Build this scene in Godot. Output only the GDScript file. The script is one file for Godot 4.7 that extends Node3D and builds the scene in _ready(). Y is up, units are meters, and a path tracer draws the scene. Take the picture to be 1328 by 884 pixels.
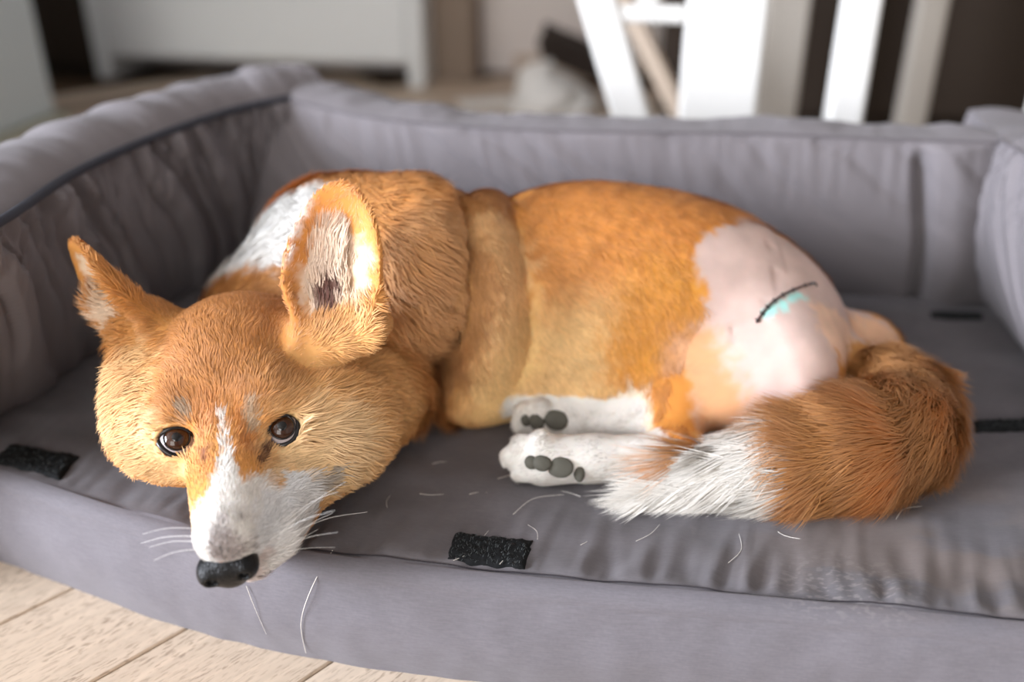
extends Node3D
# A corgi with a shaved, stitched hip lying on a grey bolstered dog bed.
# World: y up, floor at y = 0, metres. The room and the bed are turned 8 degrees: a runs to the right, b into the depth.

const YAW := 0.14
var taken := {}
var mats := {}
var right_dir := Vector3(cos(YAW), 0, sin(YAW))
var deep_dir := Vector3(sin(YAW), 0, -cos(YAW))
const MAT_TOP := 0.085

# ---------------------------------------------------------------- naming
func numbered(called: String) -> String:
	var n: int = taken.get(called, -1) + 1
	taken[called] = n
	return called if n == 0 else "%s_%03d" % [called, n]

func tag(o: Node, label: String, category: String, group := "", kind := "") -> void:
	if label: o.set_meta("label", label)
	if category: o.set_meta("category", category)
	if group: o.set_meta("group", group)
	if kind: o.set_meta("kind", kind)

func thing(called: String, at: Vector3, turn: float, label: String, category: String) -> Node3D:
	var o := Node3D.new()
	o.name = numbered(called)
	o.position = at
	o.rotation.y = turn
	add_child(o)
	tag(o, label, category)
	return o

func part(called: String, mesh: Mesh, material: Material, parent: Node, xf := Transform3D.IDENTITY) -> MeshInstance3D:
	var o := MeshInstance3D.new()
	o.name = called
	o.mesh = mesh
	o.material_override = material
	o.transform = xf
	parent.add_child(o, true)
	return o

func struct(called: String, mesh: Mesh, material: Material, xf := Transform3D.IDENTITY) -> MeshInstance3D:
	var o := part(called, mesh, material, self, xf)
	o.set_meta("kind", "structure")
	return o

# ---------------------------------------------------------------- materials
func srgb(r: float, g: float, b: float) -> Color:
	return Color(r / 255.0, g / 255.0, b / 255.0)

func lin(r: float, g: float, b: float) -> Color:
	return srgb(r, g, b).srgb_to_linear()

func noise_tex(freq: float, size: int, s: int, lo: Color, hi: Color, octaves := 4) -> NoiseTexture2D:
	var n := FastNoiseLite.new()
	n.seed = s
	n.frequency = freq
	n.fractal_octaves = octaves
	var g := Gradient.new()
	g.set_color(0, lo)
	g.set_color(1, hi)
	var t := NoiseTexture2D.new()
	t.width = size
	t.height = size
	t.seamless = true
	t.noise = n
	t.color_ramp = g
	return t

func plain(c: Color, rough := 0.6, spec := 0.5) -> StandardMaterial3D:
	var m := StandardMaterial3D.new()
	m.albedo_color = c
	m.roughness = rough
	m.metallic_specular = spec
	return m

func weave_height() -> ImageTexture:
	var im := Image.create(256, 256, false, Image.FORMAT_RGB8)
	var r := RandomNumberGenerator.new()
	r.seed = 5
	for y in 256:
		for x in 256:
			var over := (x / 4 + y / 4) % 2 == 0
			var a: float = sin(PI * (x % 4 + 0.5) / 4.0) if over else sin(PI * (y % 4 + 0.5) / 4.0)
			var k := 0.35 + 0.5 * a + r.randf_range(-0.1, 0.1)
			im.set_pixel(x, y, Color(k, k, k))
	return ImageTexture.create_from_image(im)

func fabric(c: Color, bump := 0.02) -> StandardMaterial3D:
	var m := plain(c, 0.82, 0.35)
	m.rim_enabled = true
	m.rim = 0.25
	m.rim_tint = 0.3
	m.heightmap_enabled = true
	m.heightmap_texture = mats.weave
	m.heightmap_scale = bump
	m.uv1_triplanar = true
	m.uv1_scale = Vector3(12, 12, 12)
	return m

# ---------------------------------------------------------------- mesh helpers
func box_mesh(size: Vector3, bevel := 0.004) -> ArrayMesh:
	# a box with chamfered edges, its base at y = 0
	var st := SurfaceTool.new()
	st.begin(Mesh.PRIMITIVE_TRIANGLES)
	st.set_smooth_group(-1)
	var h := size * 0.5
	var b := minf(bevel, minf(h.x, minf(h.y, h.z)) * 0.9)
	var i := h - Vector3(b, b, b)
	var c := Vector3(0, h.y, 0)
	for ax in 3:
		for s in [-1.0, 1.0]:
			var n := Vector3.ZERO
			n[ax] = s
			var u := Vector3.ZERO
			u[(ax + 1) % 3] = 1.0
			var v := Vector3.ZERO
			v[(ax + 2) % 3] = 1.0
			var o: Vector3 = c + n * h[ax]
			var uu: Vector3 = u * i[(ax + 1) % 3]
			var vv: Vector3 = v * i[(ax + 2) % 3]
			quad(st, o - uu - vv, o + uu - vv, o + uu + vv, o - uu + vv, n)
	for ax in 3:
		for s in [-1.0, 1.0]:
			for t in [-1.0, 1.0]:
				var p := Vector3.ZERO
				var q := Vector3.ZERO
				var a1: int = (ax + 1) % 3
				var a2: int = (ax + 2) % 3
				p[a1] = s * h[a1]; p[a2] = t * i[a2]
				q[a1] = s * i[a1]; q[a2] = t * h[a2]
				var w := Vector3.ZERO
				w[ax] = i[ax]
				var n2 := Vector3.ZERO
				n2[a1] = s; n2[a2] = t
				quad(st, c + p - w, c + q - w, c + q + w, c + p + w, n2)
	for sx in [-1.0, 1.0]:
		for sy in [-1.0, 1.0]:
			for sz in [-1.0, 1.0]:
				var sg := Vector3(sx, sy, sz)
				tri(st, c + sg * Vector3(h.x, i.y, i.z), c + sg * Vector3(i.x, h.y, i.z), c + sg * Vector3(i.x, i.y, h.z), sg)
	st.generate_normals()
	return st.commit()

func tri(st: SurfaceTool, a: Vector3, b: Vector3, c: Vector3, n: Vector3) -> void:
	if (b - a).cross(c - a).dot(n) > 0.0:  # front faces run clockwise
		var t := b
		b = c
		c = t
	st.add_vertex(a); st.add_vertex(b); st.add_vertex(c)

func quad(st: SurfaceTool, a: Vector3, b: Vector3, c: Vector3, d: Vector3, n: Vector3) -> void:
	tri(st, a, b, c, n)
	tri(st, a, c, d, n)

func spline(p: Array, t: float) -> Vector3:
	# Catmull-Rom through the points, t from 0 to 1
	var n := p.size() - 1
	var x := clampf(t, 0.0, 1.0) * n
	var i := mini(int(x), n - 1)
	var f := x - i
	var a: Vector3 = p[maxi(i - 1, 0)]
	var b: Vector3 = p[i]
	var c: Vector3 = p[i + 1]
	var d: Vector3 = p[mini(i + 2, n)]
	return b.cubic_interpolate(c, a, d, f)

func sheet(nu: int, nv: int, f: Callable, flip := false, uv_scale := Vector2.ONE) -> ArrayMesh:
	# a smooth grid of f(u, v)
	var vs := PackedVector3Array()
	var uv := PackedVector2Array()
	vs.resize((nu + 1) * (nv + 1))
	uv.resize(vs.size())
	for j in nv + 1:
		for i in nu + 1:
			var k := j * (nu + 1) + i
			vs[k] = f.call(float(i) / nu, float(j) / nv)
			uv[k] = Vector2(float(i) / nu, 1.0 - float(j) / nv) * uv_scale
	var ix := PackedInt32Array()
	for j in nv:
		for i in nu:
			var k := j * (nu + 1) + i
			if flip:
				ix.append_array(PackedInt32Array([k, k + 1, k + nu + 2, k, k + nu + 2, k + nu + 1]))
			else:
				ix.append_array(PackedInt32Array([k, k + nu + 2, k + 1, k, k + nu + 1, k + nu + 2]))
	return smooth_mesh(vs, ix, uv)

func normals_of(vs: PackedVector3Array, ix: PackedInt32Array) -> PackedVector3Array:
	var ns := PackedVector3Array()
	ns.resize(vs.size())
	for k in range(0, ix.size(), 3):
		var a := ix[k]
		var b := ix[k + 1]
		var c := ix[k + 2]
		var n := (vs[c] - vs[a]).cross(vs[b] - vs[a])
		ns[a] += n; ns[b] += n; ns[c] += n
	for k in ns.size():
		ns[k] = ns[k].normalized()
	return ns

func smooth_mesh(vs: PackedVector3Array, ix: PackedInt32Array, uv := PackedVector2Array(), cols := PackedColorArray()) -> ArrayMesh:
	var arr := []
	arr.resize(Mesh.ARRAY_MAX)
	arr[Mesh.ARRAY_VERTEX] = vs
	arr[Mesh.ARRAY_NORMAL] = normals_of(vs, ix)
	arr[Mesh.ARRAY_INDEX] = ix
	if uv.size(): arr[Mesh.ARRAY_TEX_UV] = uv
	if cols.size(): arr[Mesh.ARRAY_COLOR] = cols
	var m := ArrayMesh.new()
	m.add_surface_from_arrays(Mesh.PRIMITIVE_TRIANGLES, arr)
	return m

func tube_mesh(p: Array, r0: float, r1: float, seg := 40, sides := 8, closed := false) -> ArrayMesh:
	# a round tube along a spline, tapering from r0 to r1
	var vs := PackedVector3Array()
	var ix := PackedInt32Array()
	var prev := Vector3.ZERO
	for i in seg + 1:
		var t := float(i) / seg
		var c := spline(p, t)
		var d := (spline(p, minf(t + 0.004, 1.0)) - spline(p, maxf(t - 0.004, 0.0)))
		if closed and (i == 0 or i == seg):
			d = spline(p, 0.004) - spline(p, 0.996)
		d = d.normalized()
		if prev == Vector3.ZERO:
			prev = d.cross(Vector3(0.3, 1, 0.2)).normalized()
		prev = (prev - d * prev.dot(d)).normalized()
		var s := d.cross(prev)
		var r := lerpf(r0, r1, t)
		for k in sides:
			var a := TAU * k / sides
			vs.append(c + (prev * cos(a) + s * sin(a)) * r)
	for i in seg:
		for k in sides:
			var a := i * sides + k
			var b := i * sides + (k + 1) % sides
			ix.append_array(PackedInt32Array([a, a + sides, b, b, a + sides, b + sides]))
	if not closed:
		for k in range(1, sides - 1):
			ix.append_array(PackedInt32Array([0, k, k + 1]))
			var e := seg * sides
			ix.append_array(PackedInt32Array([e, e + k + 1, e + k]))
	return smooth_mesh(vs, ix)

# ---------------------------------------------------------------- a solid from rounded pieces (signed distance field meshed with surface nets)
class Piece:
	var kind := 0
	var cut := false
	var c: Vector3
	var d: Vector3
	var r: Vector3
	var inv: Basis
	var ra := 0.0
	var rb := 0.0
	var len2 := 0.0
	var k := 0.0
	var at: Vector3
	var reach := 0.0
var pieces: Array[Piece] = []

func egg(c: Vector3, r: Vector3, turn: Basis, k: float, cut := false) -> void:
	var q := Piece.new()
	q.c = c; q.r = r; q.inv = turn.transposed(); q.k = k; q.cut = cut
	q.at = c
	q.reach = maxf(r.x, maxf(r.y, r.z)) + k
	pieces.append(q)

func limb(a: Vector3, b: Vector3, ra: float, rb: float, k: float, cut := false) -> void:
	var q := Piece.new()
	q.cut = cut
	q.kind = 1
	q.c = a; q.d = b - a; q.ra = ra; q.rb = rb; q.k = k
	q.len2 = q.d.length_squared()
	q.at = (a + b) * 0.5
	q.reach = q.d.length() * 0.5 + maxf(ra, rb) + k
	pieces.append(q)

func ear(c: Vector3, turn: Basis, length: float, width: float, thick: float, cup: float, k: float) -> void:
	var q := Piece.new()
	q.kind = 2
	q.c = c; q.inv = turn.transposed(); q.ra = length; q.rb = width; q.r = Vector3(thick, cup, 0); q.k = k
	q.at = c + turn.y * length * 0.45
	q.reach = length * 0.75 + k
	pieces.append(q)

func groove(c: Vector3, n: Vector3, depth: float, width: float, r: float) -> void:
	# a fold of skin: presses in whatever was built before it along a plane
	var q := Piece.new()
	q.kind = 3
	q.c = c; q.d = n; q.ra = depth; q.rb = width; q.len2 = r
	q.at = c
	q.reach = r
	pieces.append(q)

func dist(q: Piece, p: Vector3) -> float:
	if q.kind == 3:
		return -1.0
	if q.kind == 0:
		var l := q.inv * (p - q.c)
		var m := l / q.r
		var k0 := m.length()
		return k0 * (k0 - 1.0) / ((m / q.r).length() + 1e-9)
	if q.kind == 1:
		var pa := p - q.c
		var h := clampf(pa.dot(q.d) / q.len2, 0.0, 1.0)
		return (pa - q.d * h).length() - (q.ra + (q.rb - q.ra) * h)
	var e := q.inv * (p - q.c)
	var s := e.y / q.ra
	var s1 := clampf(s, 0.0, 1.0)
	var w := q.rb * sqrt(maxf(0.0, 1.0 - pow(s1, 2.6))) * (0.80 + 0.55 * s1 * (1.0 - s1)) + 1e-4
	var f := clampf((s + 0.25) / 0.5, 0.0, 1.0)
	w *= 0.75 + 0.25 * f * f * (3.0 - 2.0 * f)
	var nb := e.x / q.rb
	var cc := absf(e.z - q.r.y * (nb * nb) * (1.15 - 0.6 * s1) + q.r.y * 0.35)
	var th := q.r.x * (1.25 - 0.55 * s1)
	var x := maxf(absf(e.x) - w + th, maxf(-e.y - 0.008, e.y - q.ra + th))
	return ((Vector2(x, cc).length() if x > 0.0 else cc) - th) * 0.72

func field(p: Vector3, use: Array[Piece]) -> float:
	var d := 1000.0
	for q in use:
		if q.kind == 3:
			var g := p - q.c
			var x := g.dot(q.d) / q.rb
			d += q.ra * exp(-x * x) * clampf(1.5 - 1.5 * g.length() / q.len2, 0.0, 1.0)
			continue
		var e := dist(q, p)
		if q.cut:
			d = -d
		if q.k <= 0.0:
			d = minf(d, e)
		else:
			var h := clampf(0.5 + 0.5 * (e - d) / q.k, 0.0, 1.0)
			d = e + (d - e) * h - q.k * h * (1.0 - h)
		if q.cut:
			d = -d
	return d

func nets(lo: Vector3, hi: Vector3, cell: float) -> Array:
	# surface nets; only blocks of 4 cells near the surface are visited. Returns [vertices, indices]
	var nx := int(ceil((hi.x - lo.x) / cell / 4.0)) * 4
	var ny := int(ceil((hi.y - lo.y) / cell / 4.0)) * 4
	var nz := int(ceil((hi.z - lo.z) / cell / 4.0)) * 4
	var val := PackedFloat32Array()
	val.resize(nx * ny * nz)
	val.fill(1000.0)
	var half := cell * 2.0
	var near := half * 1.75 + cell * 2.5
	var live := PackedInt32Array()
	var B := cell * 16.0
	for bz in range(0, nz, 16):
		for by in range(0, ny, 16):
			for bx in range(0, nx, 16):
				var bc := lo + Vector3(bx + 8, by + 8, bz + 8) * cell
				var use: Array[Piece] = []
				for q in pieces:
					if (bc - q.at).length() < q.reach + B * 0.87 + near:
						use.append(q)
				if use.is_empty() or absf(field(bc, use)) > B * 0.87 + near + 0.02:
					continue
				for sz in range(bz, mini(bz + 16, nz), 4):
					for sy in range(by, mini(by + 16, ny), 4):
						for sx in range(bx, mini(bx + 16, nx), 4):
							var sc := lo + Vector3(sx + 1.5, sy + 1.5, sz + 1.5) * cell
							var few: Array[Piece] = []
							for q in use:
								if (sc - q.at).length() < q.reach + near:
									few.append(q)
							if few.is_empty() or absf(field(sc, few)) > near:
								continue
							few = few.filter(func(q): return dist(q, sc) < near + half + q.k)
							for z in range(sz, sz + 4):
								for y in range(sy, sy + 4):
									var row := (z * ny + y) * nx
									for x in range(sx, sx + 4):
										val[row + x] = field(lo + Vector3(x, y, z) * cell, few)
							live.append((sz * ny + sy) * nx + sx)
	var ids := PackedInt32Array()
	ids.resize(val.size())
	ids.fill(-1)
	var vs := PackedVector3Array()
	var ix := PackedInt32Array()
	var sy2 := nx
	var sz2 := nx * ny
	var off := PackedInt32Array([0, 1, sy2, sy2 + 1, sz2, sz2 + 1, sz2 + sy2, sz2 + sy2 + 1])
	var ea := PackedInt32Array([0, 2, 4, 6, 0, 1, 4, 5, 0, 1, 2, 3])
	var eb := PackedInt32Array([1, 3, 5, 7, 2, 3, 6, 7, 4, 5, 6, 7])
	var g := PackedFloat32Array()
	g.resize(8)
	for b in live:
		var bx := b % nx
		var by := (b / nx) % ny
		var bz := b / sz2
		for z in range(bz, mini(bz + 4, nz - 1)):
			for y in range(by, mini(by + 4, ny - 1)):
				for x in range(bx, mini(bx + 4, nx - 1)):
					var k := (z * ny + y) * nx + x
					var inside := 0
					var bad := false
					for c in 8:
						var w := val[k + off[c]]
						if w > 900.0:
							bad = true
							break
						g[c] = w
						if w < 0.0: inside += 1
					if bad or inside == 0 or inside == 8:
						continue
					var sum := Vector3.ZERO
					var n := 0
					for e in 12:
						var u := g[ea[e]]
						var w := g[eb[e]]
						if (u < 0.0) != (w < 0.0):
							var t := u / (u - w)
							var p := Vector3(ea[e] & 1, (ea[e] >> 1) & 1, ea[e] >> 2)
							var p2 := Vector3(eb[e] & 1, (eb[e] >> 1) & 1, eb[e] >> 2)
							sum += p.lerp(p2, t)
							n += 1
					ids[k] = vs.size()
					vs.append(lo + (Vector3(x, y, z) + sum / n) * cell)
	for b in live:
		var bx := b % nx
		var by := (b / nx) % ny
		var bz := b / sz2
		for z in range(maxi(bz, 1), mini(bz + 4, nz - 1)):
			for y in range(maxi(by, 1), mini(by + 4, ny - 1)):
				for x in range(maxi(bx, 1), mini(bx + 4, nx - 1)):
					var k := (z * ny + y) * nx + x
					if ids[k] < 0: continue
					var s0 := val[k] < 0.0
					if s0 != (val[k + 1] < 0.0):
						rim(ix, ids[k], ids[k - sy2], ids[k - sy2 - sz2], ids[k - sz2], s0)
					if s0 != (val[k + sy2] < 0.0):
						rim(ix, ids[k], ids[k - sz2], ids[k - sz2 - 1], ids[k - 1], s0)
					if s0 != (val[k + sz2] < 0.0):
						rim(ix, ids[k], ids[k - 1], ids[k - 1 - sy2], ids[k - sy2], s0)
	return [vs, ix]

func rim(ix: PackedInt32Array, a: int, b: int, c: int, d: int, s: bool) -> void:
	if a < 0 or b < 0 or c < 0 or d < 0:
		return
	if s:
		ix.append_array(PackedInt32Array([a, c, b, a, d, c]))
	else:
		ix.append_array(PackedInt32Array([a, b, c, a, c, d]))

# ================================================================ scene
func _ready() -> void:
	var cam := Camera3D.new()
	cam.name = "camera"
	cam.position = Vector3(0, 0.455, 0)
	cam.rotation.x = -atan(0.5)
	cam.fov = rad_to_deg(2.0 * atan(442.0 / 1200.0))
	cam.near = 0.02
	cam.far = 60.0
	add_child(cam)
	var lens := CameraAttributesPhysical.new()
	lens.frustum_focal_length = 32.6
	lens.frustum_focus_distance = 0.56
	lens.exposure_aperture = 2.2
	cam.attributes = lens
	cam.fov = rad_to_deg(2.0 * atan(442.0 / 1200.0))

	var env := Environment.new()
	env.background_mode = Environment.BG_SKY
	var sky := Sky.new()
	var sm := ProceduralSkyMaterial.new()
	sm.sky_top_color = srgb(120, 160, 215)
	sm.sky_horizon_color = srgb(225, 232, 240)
	sm.ground_bottom_color = srgb(120, 118, 110)
	sm.ground_horizon_color = srgb(200, 205, 205)
	sky.sky_material = sm
	env.sky = sky
	env.background_energy_multiplier = 1.0
	env.tonemap_mode = Environment.TONE_MAPPER_LINEAR
	env.tonemap_exposure = 0.82
	env.sdfgi_enabled = true
	env.ssao_enabled = true
	env.ssil_enabled = true
	var we := WorldEnvironment.new()
	we.name = "world_environment"
	we.environment = env
	add_child(we)
	# daylight entering by the window in the left wall, in front of the bed
	var day := AreaLight3D.new()
	day.name = "window_daylight"
	day.area_size = Vector2(2.0, 1.8)
	day.light_color = srgb(236, 243, 255)
	day.light_energy = 62.0
	day.shadow_enabled = true
	add_child(day)
	aim(day, room(-3.48, -1.4, 1.3), room(0.0, -1.4, 1.3))
	# daylight from the glazed balcony door behind the camera
	var day2 := AreaLight3D.new()
	day2.name = "balcony_door_daylight"
	day2.area_size = Vector2(1.8, 2.0)
	day2.light_color = srgb(255, 250, 242)
	day2.light_energy = 8.0
	day2.shadow_enabled = true
	add_child(day2)
	aim(day2, room(-0.55, -3.37, 1.15), room(-0.55, 0.0, 1.15))

	mats.weave = weave_height()
	build_room()
	build_furniture()
	build_bed()
	build_dog()
	build_hairs()

func aim(l: Node3D, from: Vector3, to: Vector3) -> void:
	l.position = from
	l.basis = Basis.looking_at(to - from)

func room(a: float, b: float, y: float) -> Vector3:
	return right_dir * a + deep_dir * b + Vector3(0, y, 0)

# ---------------------------------------------------------------- the room
func turned(at: Vector3) -> Transform3D:
	return Transform3D(Basis(right_dir, Vector3.UP, -deep_dir), at)

func slab(called: String, material: Material, parent: Node, a0: float, a1: float, b0: float, b1: float, y0: float, y1: float, bevel := 0.004) -> MeshInstance3D:
	var mesh := box_mesh(Vector3(a1 - a0, y1 - y0, b1 - b0), bevel)
	var xf := turned(room((a0 + a1) * 0.5, (b0 + b1) * 0.5, y0))
	if parent is Node3D and parent != self:
		xf = (parent as Node3D).transform.affine_inverse() * xf
	return part(called, mesh, material, parent, xf)

func wall_with_hole(called: String, material: Material, along_b: bool, at0: float, at1: float, s0: float, s1: float, h0: float, h1: float, y0: float, y1: float, top: float) -> void:
	# a wall as one mesh of four blocks round an opening
	var st := SurfaceTool.new()
	st.begin(Mesh.PRIMITIVE_TRIANGLES)
	for r in [[s0, h0, 0.0, top], [h1, s1, 0.0, top], [h0, h1, 0.0, y0], [h0, h1, y1, top]]:
		var mid: float = (r[0] + r[1]) * 0.5
		var size := Vector3(at1 - at0, r[3] - r[2], r[1] - r[0]) if along_b else Vector3(r[1] - r[0], r[3] - r[2], at1 - at0)
		var p := room((at0 + at1) * 0.5, mid, r[2]) if along_b else room(mid, (at0 + at1) * 0.5, r[2])
		st.append_from(box_mesh(size, 0.001), 0, turned(p))
	struct(called, st.commit(), material)

func build_room() -> void:
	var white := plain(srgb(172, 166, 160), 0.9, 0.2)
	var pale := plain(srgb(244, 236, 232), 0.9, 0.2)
	mats.white_paint = plain(srgb(222, 220, 216), 0.45, 0.4)
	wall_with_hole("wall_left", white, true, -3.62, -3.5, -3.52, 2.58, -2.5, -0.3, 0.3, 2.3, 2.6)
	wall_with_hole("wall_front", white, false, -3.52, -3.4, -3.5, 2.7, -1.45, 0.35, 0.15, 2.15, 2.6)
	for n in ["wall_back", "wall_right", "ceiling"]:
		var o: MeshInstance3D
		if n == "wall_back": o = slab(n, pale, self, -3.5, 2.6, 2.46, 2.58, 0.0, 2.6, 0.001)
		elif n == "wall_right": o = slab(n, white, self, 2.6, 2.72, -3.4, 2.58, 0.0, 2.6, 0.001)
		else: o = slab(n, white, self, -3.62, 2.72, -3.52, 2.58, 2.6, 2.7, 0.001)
		o.set_meta("kind", "structure")
	# window in the left wall and glazed balcony door behind the camera
	var glass := StandardMaterial3D.new()
	glass.transparency = BaseMaterial3D.TRANSPARENCY_ALPHA
	glass.albedo_color = Color(1, 1, 1, 0.05)
	glass.roughness = 0.02
	var frame := SurfaceTool.new()
	frame.begin(Mesh.PRIMITIVE_TRIANGLES)
	for r in [[-2.5, -2.44, 0.3, 2.3], [-0.36, -0.3, 0.3, 2.3], [-1.43, -1.37, 0.36, 2.24], [-2.44, -0.36, 0.3, 0.36], [-2.44, -0.36, 2.24, 2.3]]:
		frame.append_from(box_mesh(Vector3(0.06, r[3] - r[2], r[1] - r[0])), 0, turned(room(-3.57, (r[0] + r[1]) * 0.5, r[2])))
	var w := struct("window_1", frame.commit(), mats.white_paint)
	slab("pane", glass, w, -3.574, -3.57, -2.44, -1.43, 0.36, 2.24, 0.001)
	slab("pane", glass, w, -3.574, -3.57, -1.37, -0.36, 0.36, 2.24, 0.001)
	frame = SurfaceTool.new()
	frame.begin(Mesh.PRIMITIVE_TRIANGLES)
	for r in [[-1.45, -1.37, 0.15, 2.15], [0.27, 0.35, 0.15, 2.15], [-0.59, -0.51, 0.23, 2.07], [-1.37, 0.27, 0.15, 0.23], [-1.37, 0.27, 2.07, 2.15]]:
		frame.append_from(box_mesh(Vector3(r[1] - r[0], r[3] - r[2], 0.06)), 0, turned(room((r[0] + r[1]) * 0.5, -3.47, r[2])))
	w = struct("door_1", frame.commit(), mats.white_paint)
	slab("pane", glass, w, -1.37, -0.59, -3.474, -3.47, 0.23, 2.07, 0.001)
	slab("pane", glass, w, -0.51, 0.27, -3.474, -3.47, 0.23, 2.07, 0.001)
	# baseboard and the taupe pilaster beside the cabinet
	slab("baseboard_back", plain(srgb(214, 196, 178), 0.6, 0.3), self, -0.34, 0.62, 2.445, 2.46, 0.0, 0.045).set_meta("kind", "structure")
	slab("trim_1", plain(srgb(150, 134, 120), 0.7, 0.3), self, -0.56, -0.425, 2.33, 2.46, 0.0, 2.6).set_meta("kind", "structure")
	build_floor()

func oak(tone: Color, s: int) -> StandardMaterial3D:
	# whitewashed oak: long fibres, short dark pores, along the local z axis
	var w := 192
	var h := 1024
	var im := Image.create(w, h, false, Image.FORMAT_RGB8)
	var hi := Image.create(w, h, false, Image.FORMAT_RGB8)
	var n := FastNoiseLite.new()
	n.seed = s
	n.frequency = 0.02
	n.fractal_octaves = 4
	var p := FastNoiseLite.new()
	p.seed = s + 9
	p.frequency = 0.16
	p.fractal_octaves = 2
	for y in h:
		for x in w:
			var warp := n.get_noise_2d(x * 0.5 + 400.0, y * 0.12) * 22.0
			var a := n.get_noise_2d((x + warp) * 3.2, y * 0.10)
			var g := p.get_noise_2d((x + warp * 0.4) * 1.6, y * 0.5 + 90.0)
			var pore := smoothstep(0.24, 0.44, g) * (0.45 + 0.55 * smoothstep(-0.2, 0.4, n.get_noise_2d(x * 0.8, y * 0.3)))
			var c := tone * (1.0 + 0.07 * a)
			c = c.lerp(Color(tone.r * 0.52, tone.g * 0.47, tone.b * 0.44), pore * 0.42)
			im.set_pixel(x, y, c)
			var k := 0.6 - 0.45 * pore + 0.06 * a
			hi.set_pixel(x, y, Color(k, k, k))
	var m := plain(Color.WHITE, 0.55, 0.4)
	m.albedo_texture = ImageTexture.create_from_image(im)
	m.heightmap_enabled = true
	m.heightmap_texture = ImageTexture.create_from_image(hi)
	m.heightmap_scale = 0.05
	return m

func plank_mesh(w: float, l: float) -> ArrayMesh:
	# top face with its own texture coordinates, chamfered edges, 14 mm thick
	var st := SurfaceTool.new()
	st.begin(Mesh.PRIMITIVE_TRIANGLES)
	st.set_smooth_group(-1)
	var b := 0.0012
	var x := w * 0.5
	var z := l * 0.5
	var ring := [[x - b, z - b, 0.0], [x, z, -b], [x, z, -0.012]]
	var q := func(p: Array) -> void:
		for k in [0, 1, 2, 0, 2, 3]:
			var v: Vector3 = p[k]
			st.set_uv(Vector2(v.x / w + 0.5, v.z / 1.2 + 0.5))
			st.add_vertex(v)
	for k in 3:
		var r: Array = ring[k]
		if k == 0:
			q.call([Vector3(-r[0], 0, -r[1]), Vector3(r[0], 0, -r[1]), Vector3(r[0], 0, r[1]), Vector3(-r[0], 0, r[1])])
		else:
			var o: Array = ring[k - 1]
			q.call([Vector3(o[0], o[2], -o[1]), Vector3(r[0], r[2], -r[1]), Vector3(r[0], r[2], r[1]), Vector3(o[0], o[2], o[1])])
			q.call([Vector3(-r[0], r[2], -r[1]), Vector3(-o[0], o[2], -o[1]), Vector3(-o[0], o[2], o[1]), Vector3(-r[0], r[2], r[1])])
			q.call([Vector3(-r[0], r[2], -r[1]), Vector3(r[0], r[2], -r[1]), Vector3(o[0], o[2], -o[1]), Vector3(-o[0], o[2], -o[1])])
			q.call([Vector3(-o[0], o[2], o[1]), Vector3(o[0], o[2], o[1]), Vector3(r[0], r[2], r[1]), Vector3(-r[0], r[2], r[1])])
	st.generate_normals()
	return st.commit()

func build_floor() -> void:
	var f := slab("floor", plain(srgb(96, 78, 62), 0.8, 0.2), self, -3.62, 2.72, -3.52, 2.58, -0.1, -0.012, 0.001)
	f.set_meta("kind", "structure")
	# oak planks, laid at 40 degrees to the depth; the ones in view are pieces of their own
	var tones := [oak(srgb(206, 188, 168), 3), oak(srgb(203, 184, 163), 17), oak(srgb(208, 191, 172), 31)]
	var w := 0.095
	var l := 1.2
	var along := Vector3(sin(0.77), 0, -cos(0.77))
	var side := Vector3(cos(0.77), 0, sin(0.77))
	var mesh := plank_mesh(w - 0.0014, l - 0.0014)
	var origin := Vector3(-0.327, 0, -0.365)
	var r := RandomNumberGenerator.new()
	r.seed = 11
	var inv := f.transform.affine_inverse()
	for i in range(-26, 30):
		var start: float = -r.randf() * l
		for k in range(-3, 4):
			var p := origin + side * (i + 0.5) * w + along * (start + k * l)
			var tone: Material = tones[r.randi() % 3]
			var a := p.dot(right_dir)
			var b := p.dot(deep_dir)
			if b < -0.3 or b > 2.9 or a < -1.5 - l * 0.5 or a > 2.2 or a > 0.5 + b:
				continue
			if absf(a) + 0.6 > 1.5 or b > 2.1:
				# the ends that would run through a wall stop short of it
				var room_left := 1.0
				for e in [-0.5, 0.5]:
					var t: Vector3 = p + along * l * e
					if t.dot(right_dir) < -1.57 or t.dot(right_dir) > 2.55 or t.dot(deep_dir) > 2.43: room_left = 0.0
				if room_left == 0.0:
					var done := false
					for cutl in [0.9, 0.6, 0.3]:
						for e in [-0.5, 0.5]:
							var c: Vector3 = p + along * (l - cutl) * e
							var ok := true
							for e2 in [-0.5, 0.5]:
								var t: Vector3 = c + along * cutl * e2 + side * w * e2
								if t.dot(right_dir) < -1.58 or t.dot(right_dir) > 2.58 or t.dot(deep_dir) > 2.45: ok = false
							if ok and not done:
								done = true
								part("plank", plank_mesh(w - 0.0014, cutl - 0.0014), tone, f, inv * Transform3D(Basis(side, Vector3.UP, -along), c))
					continue
			part("plank", mesh, tone, f, inv * Transform3D(Basis(side, Vector3.UP, -along), p))

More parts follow.
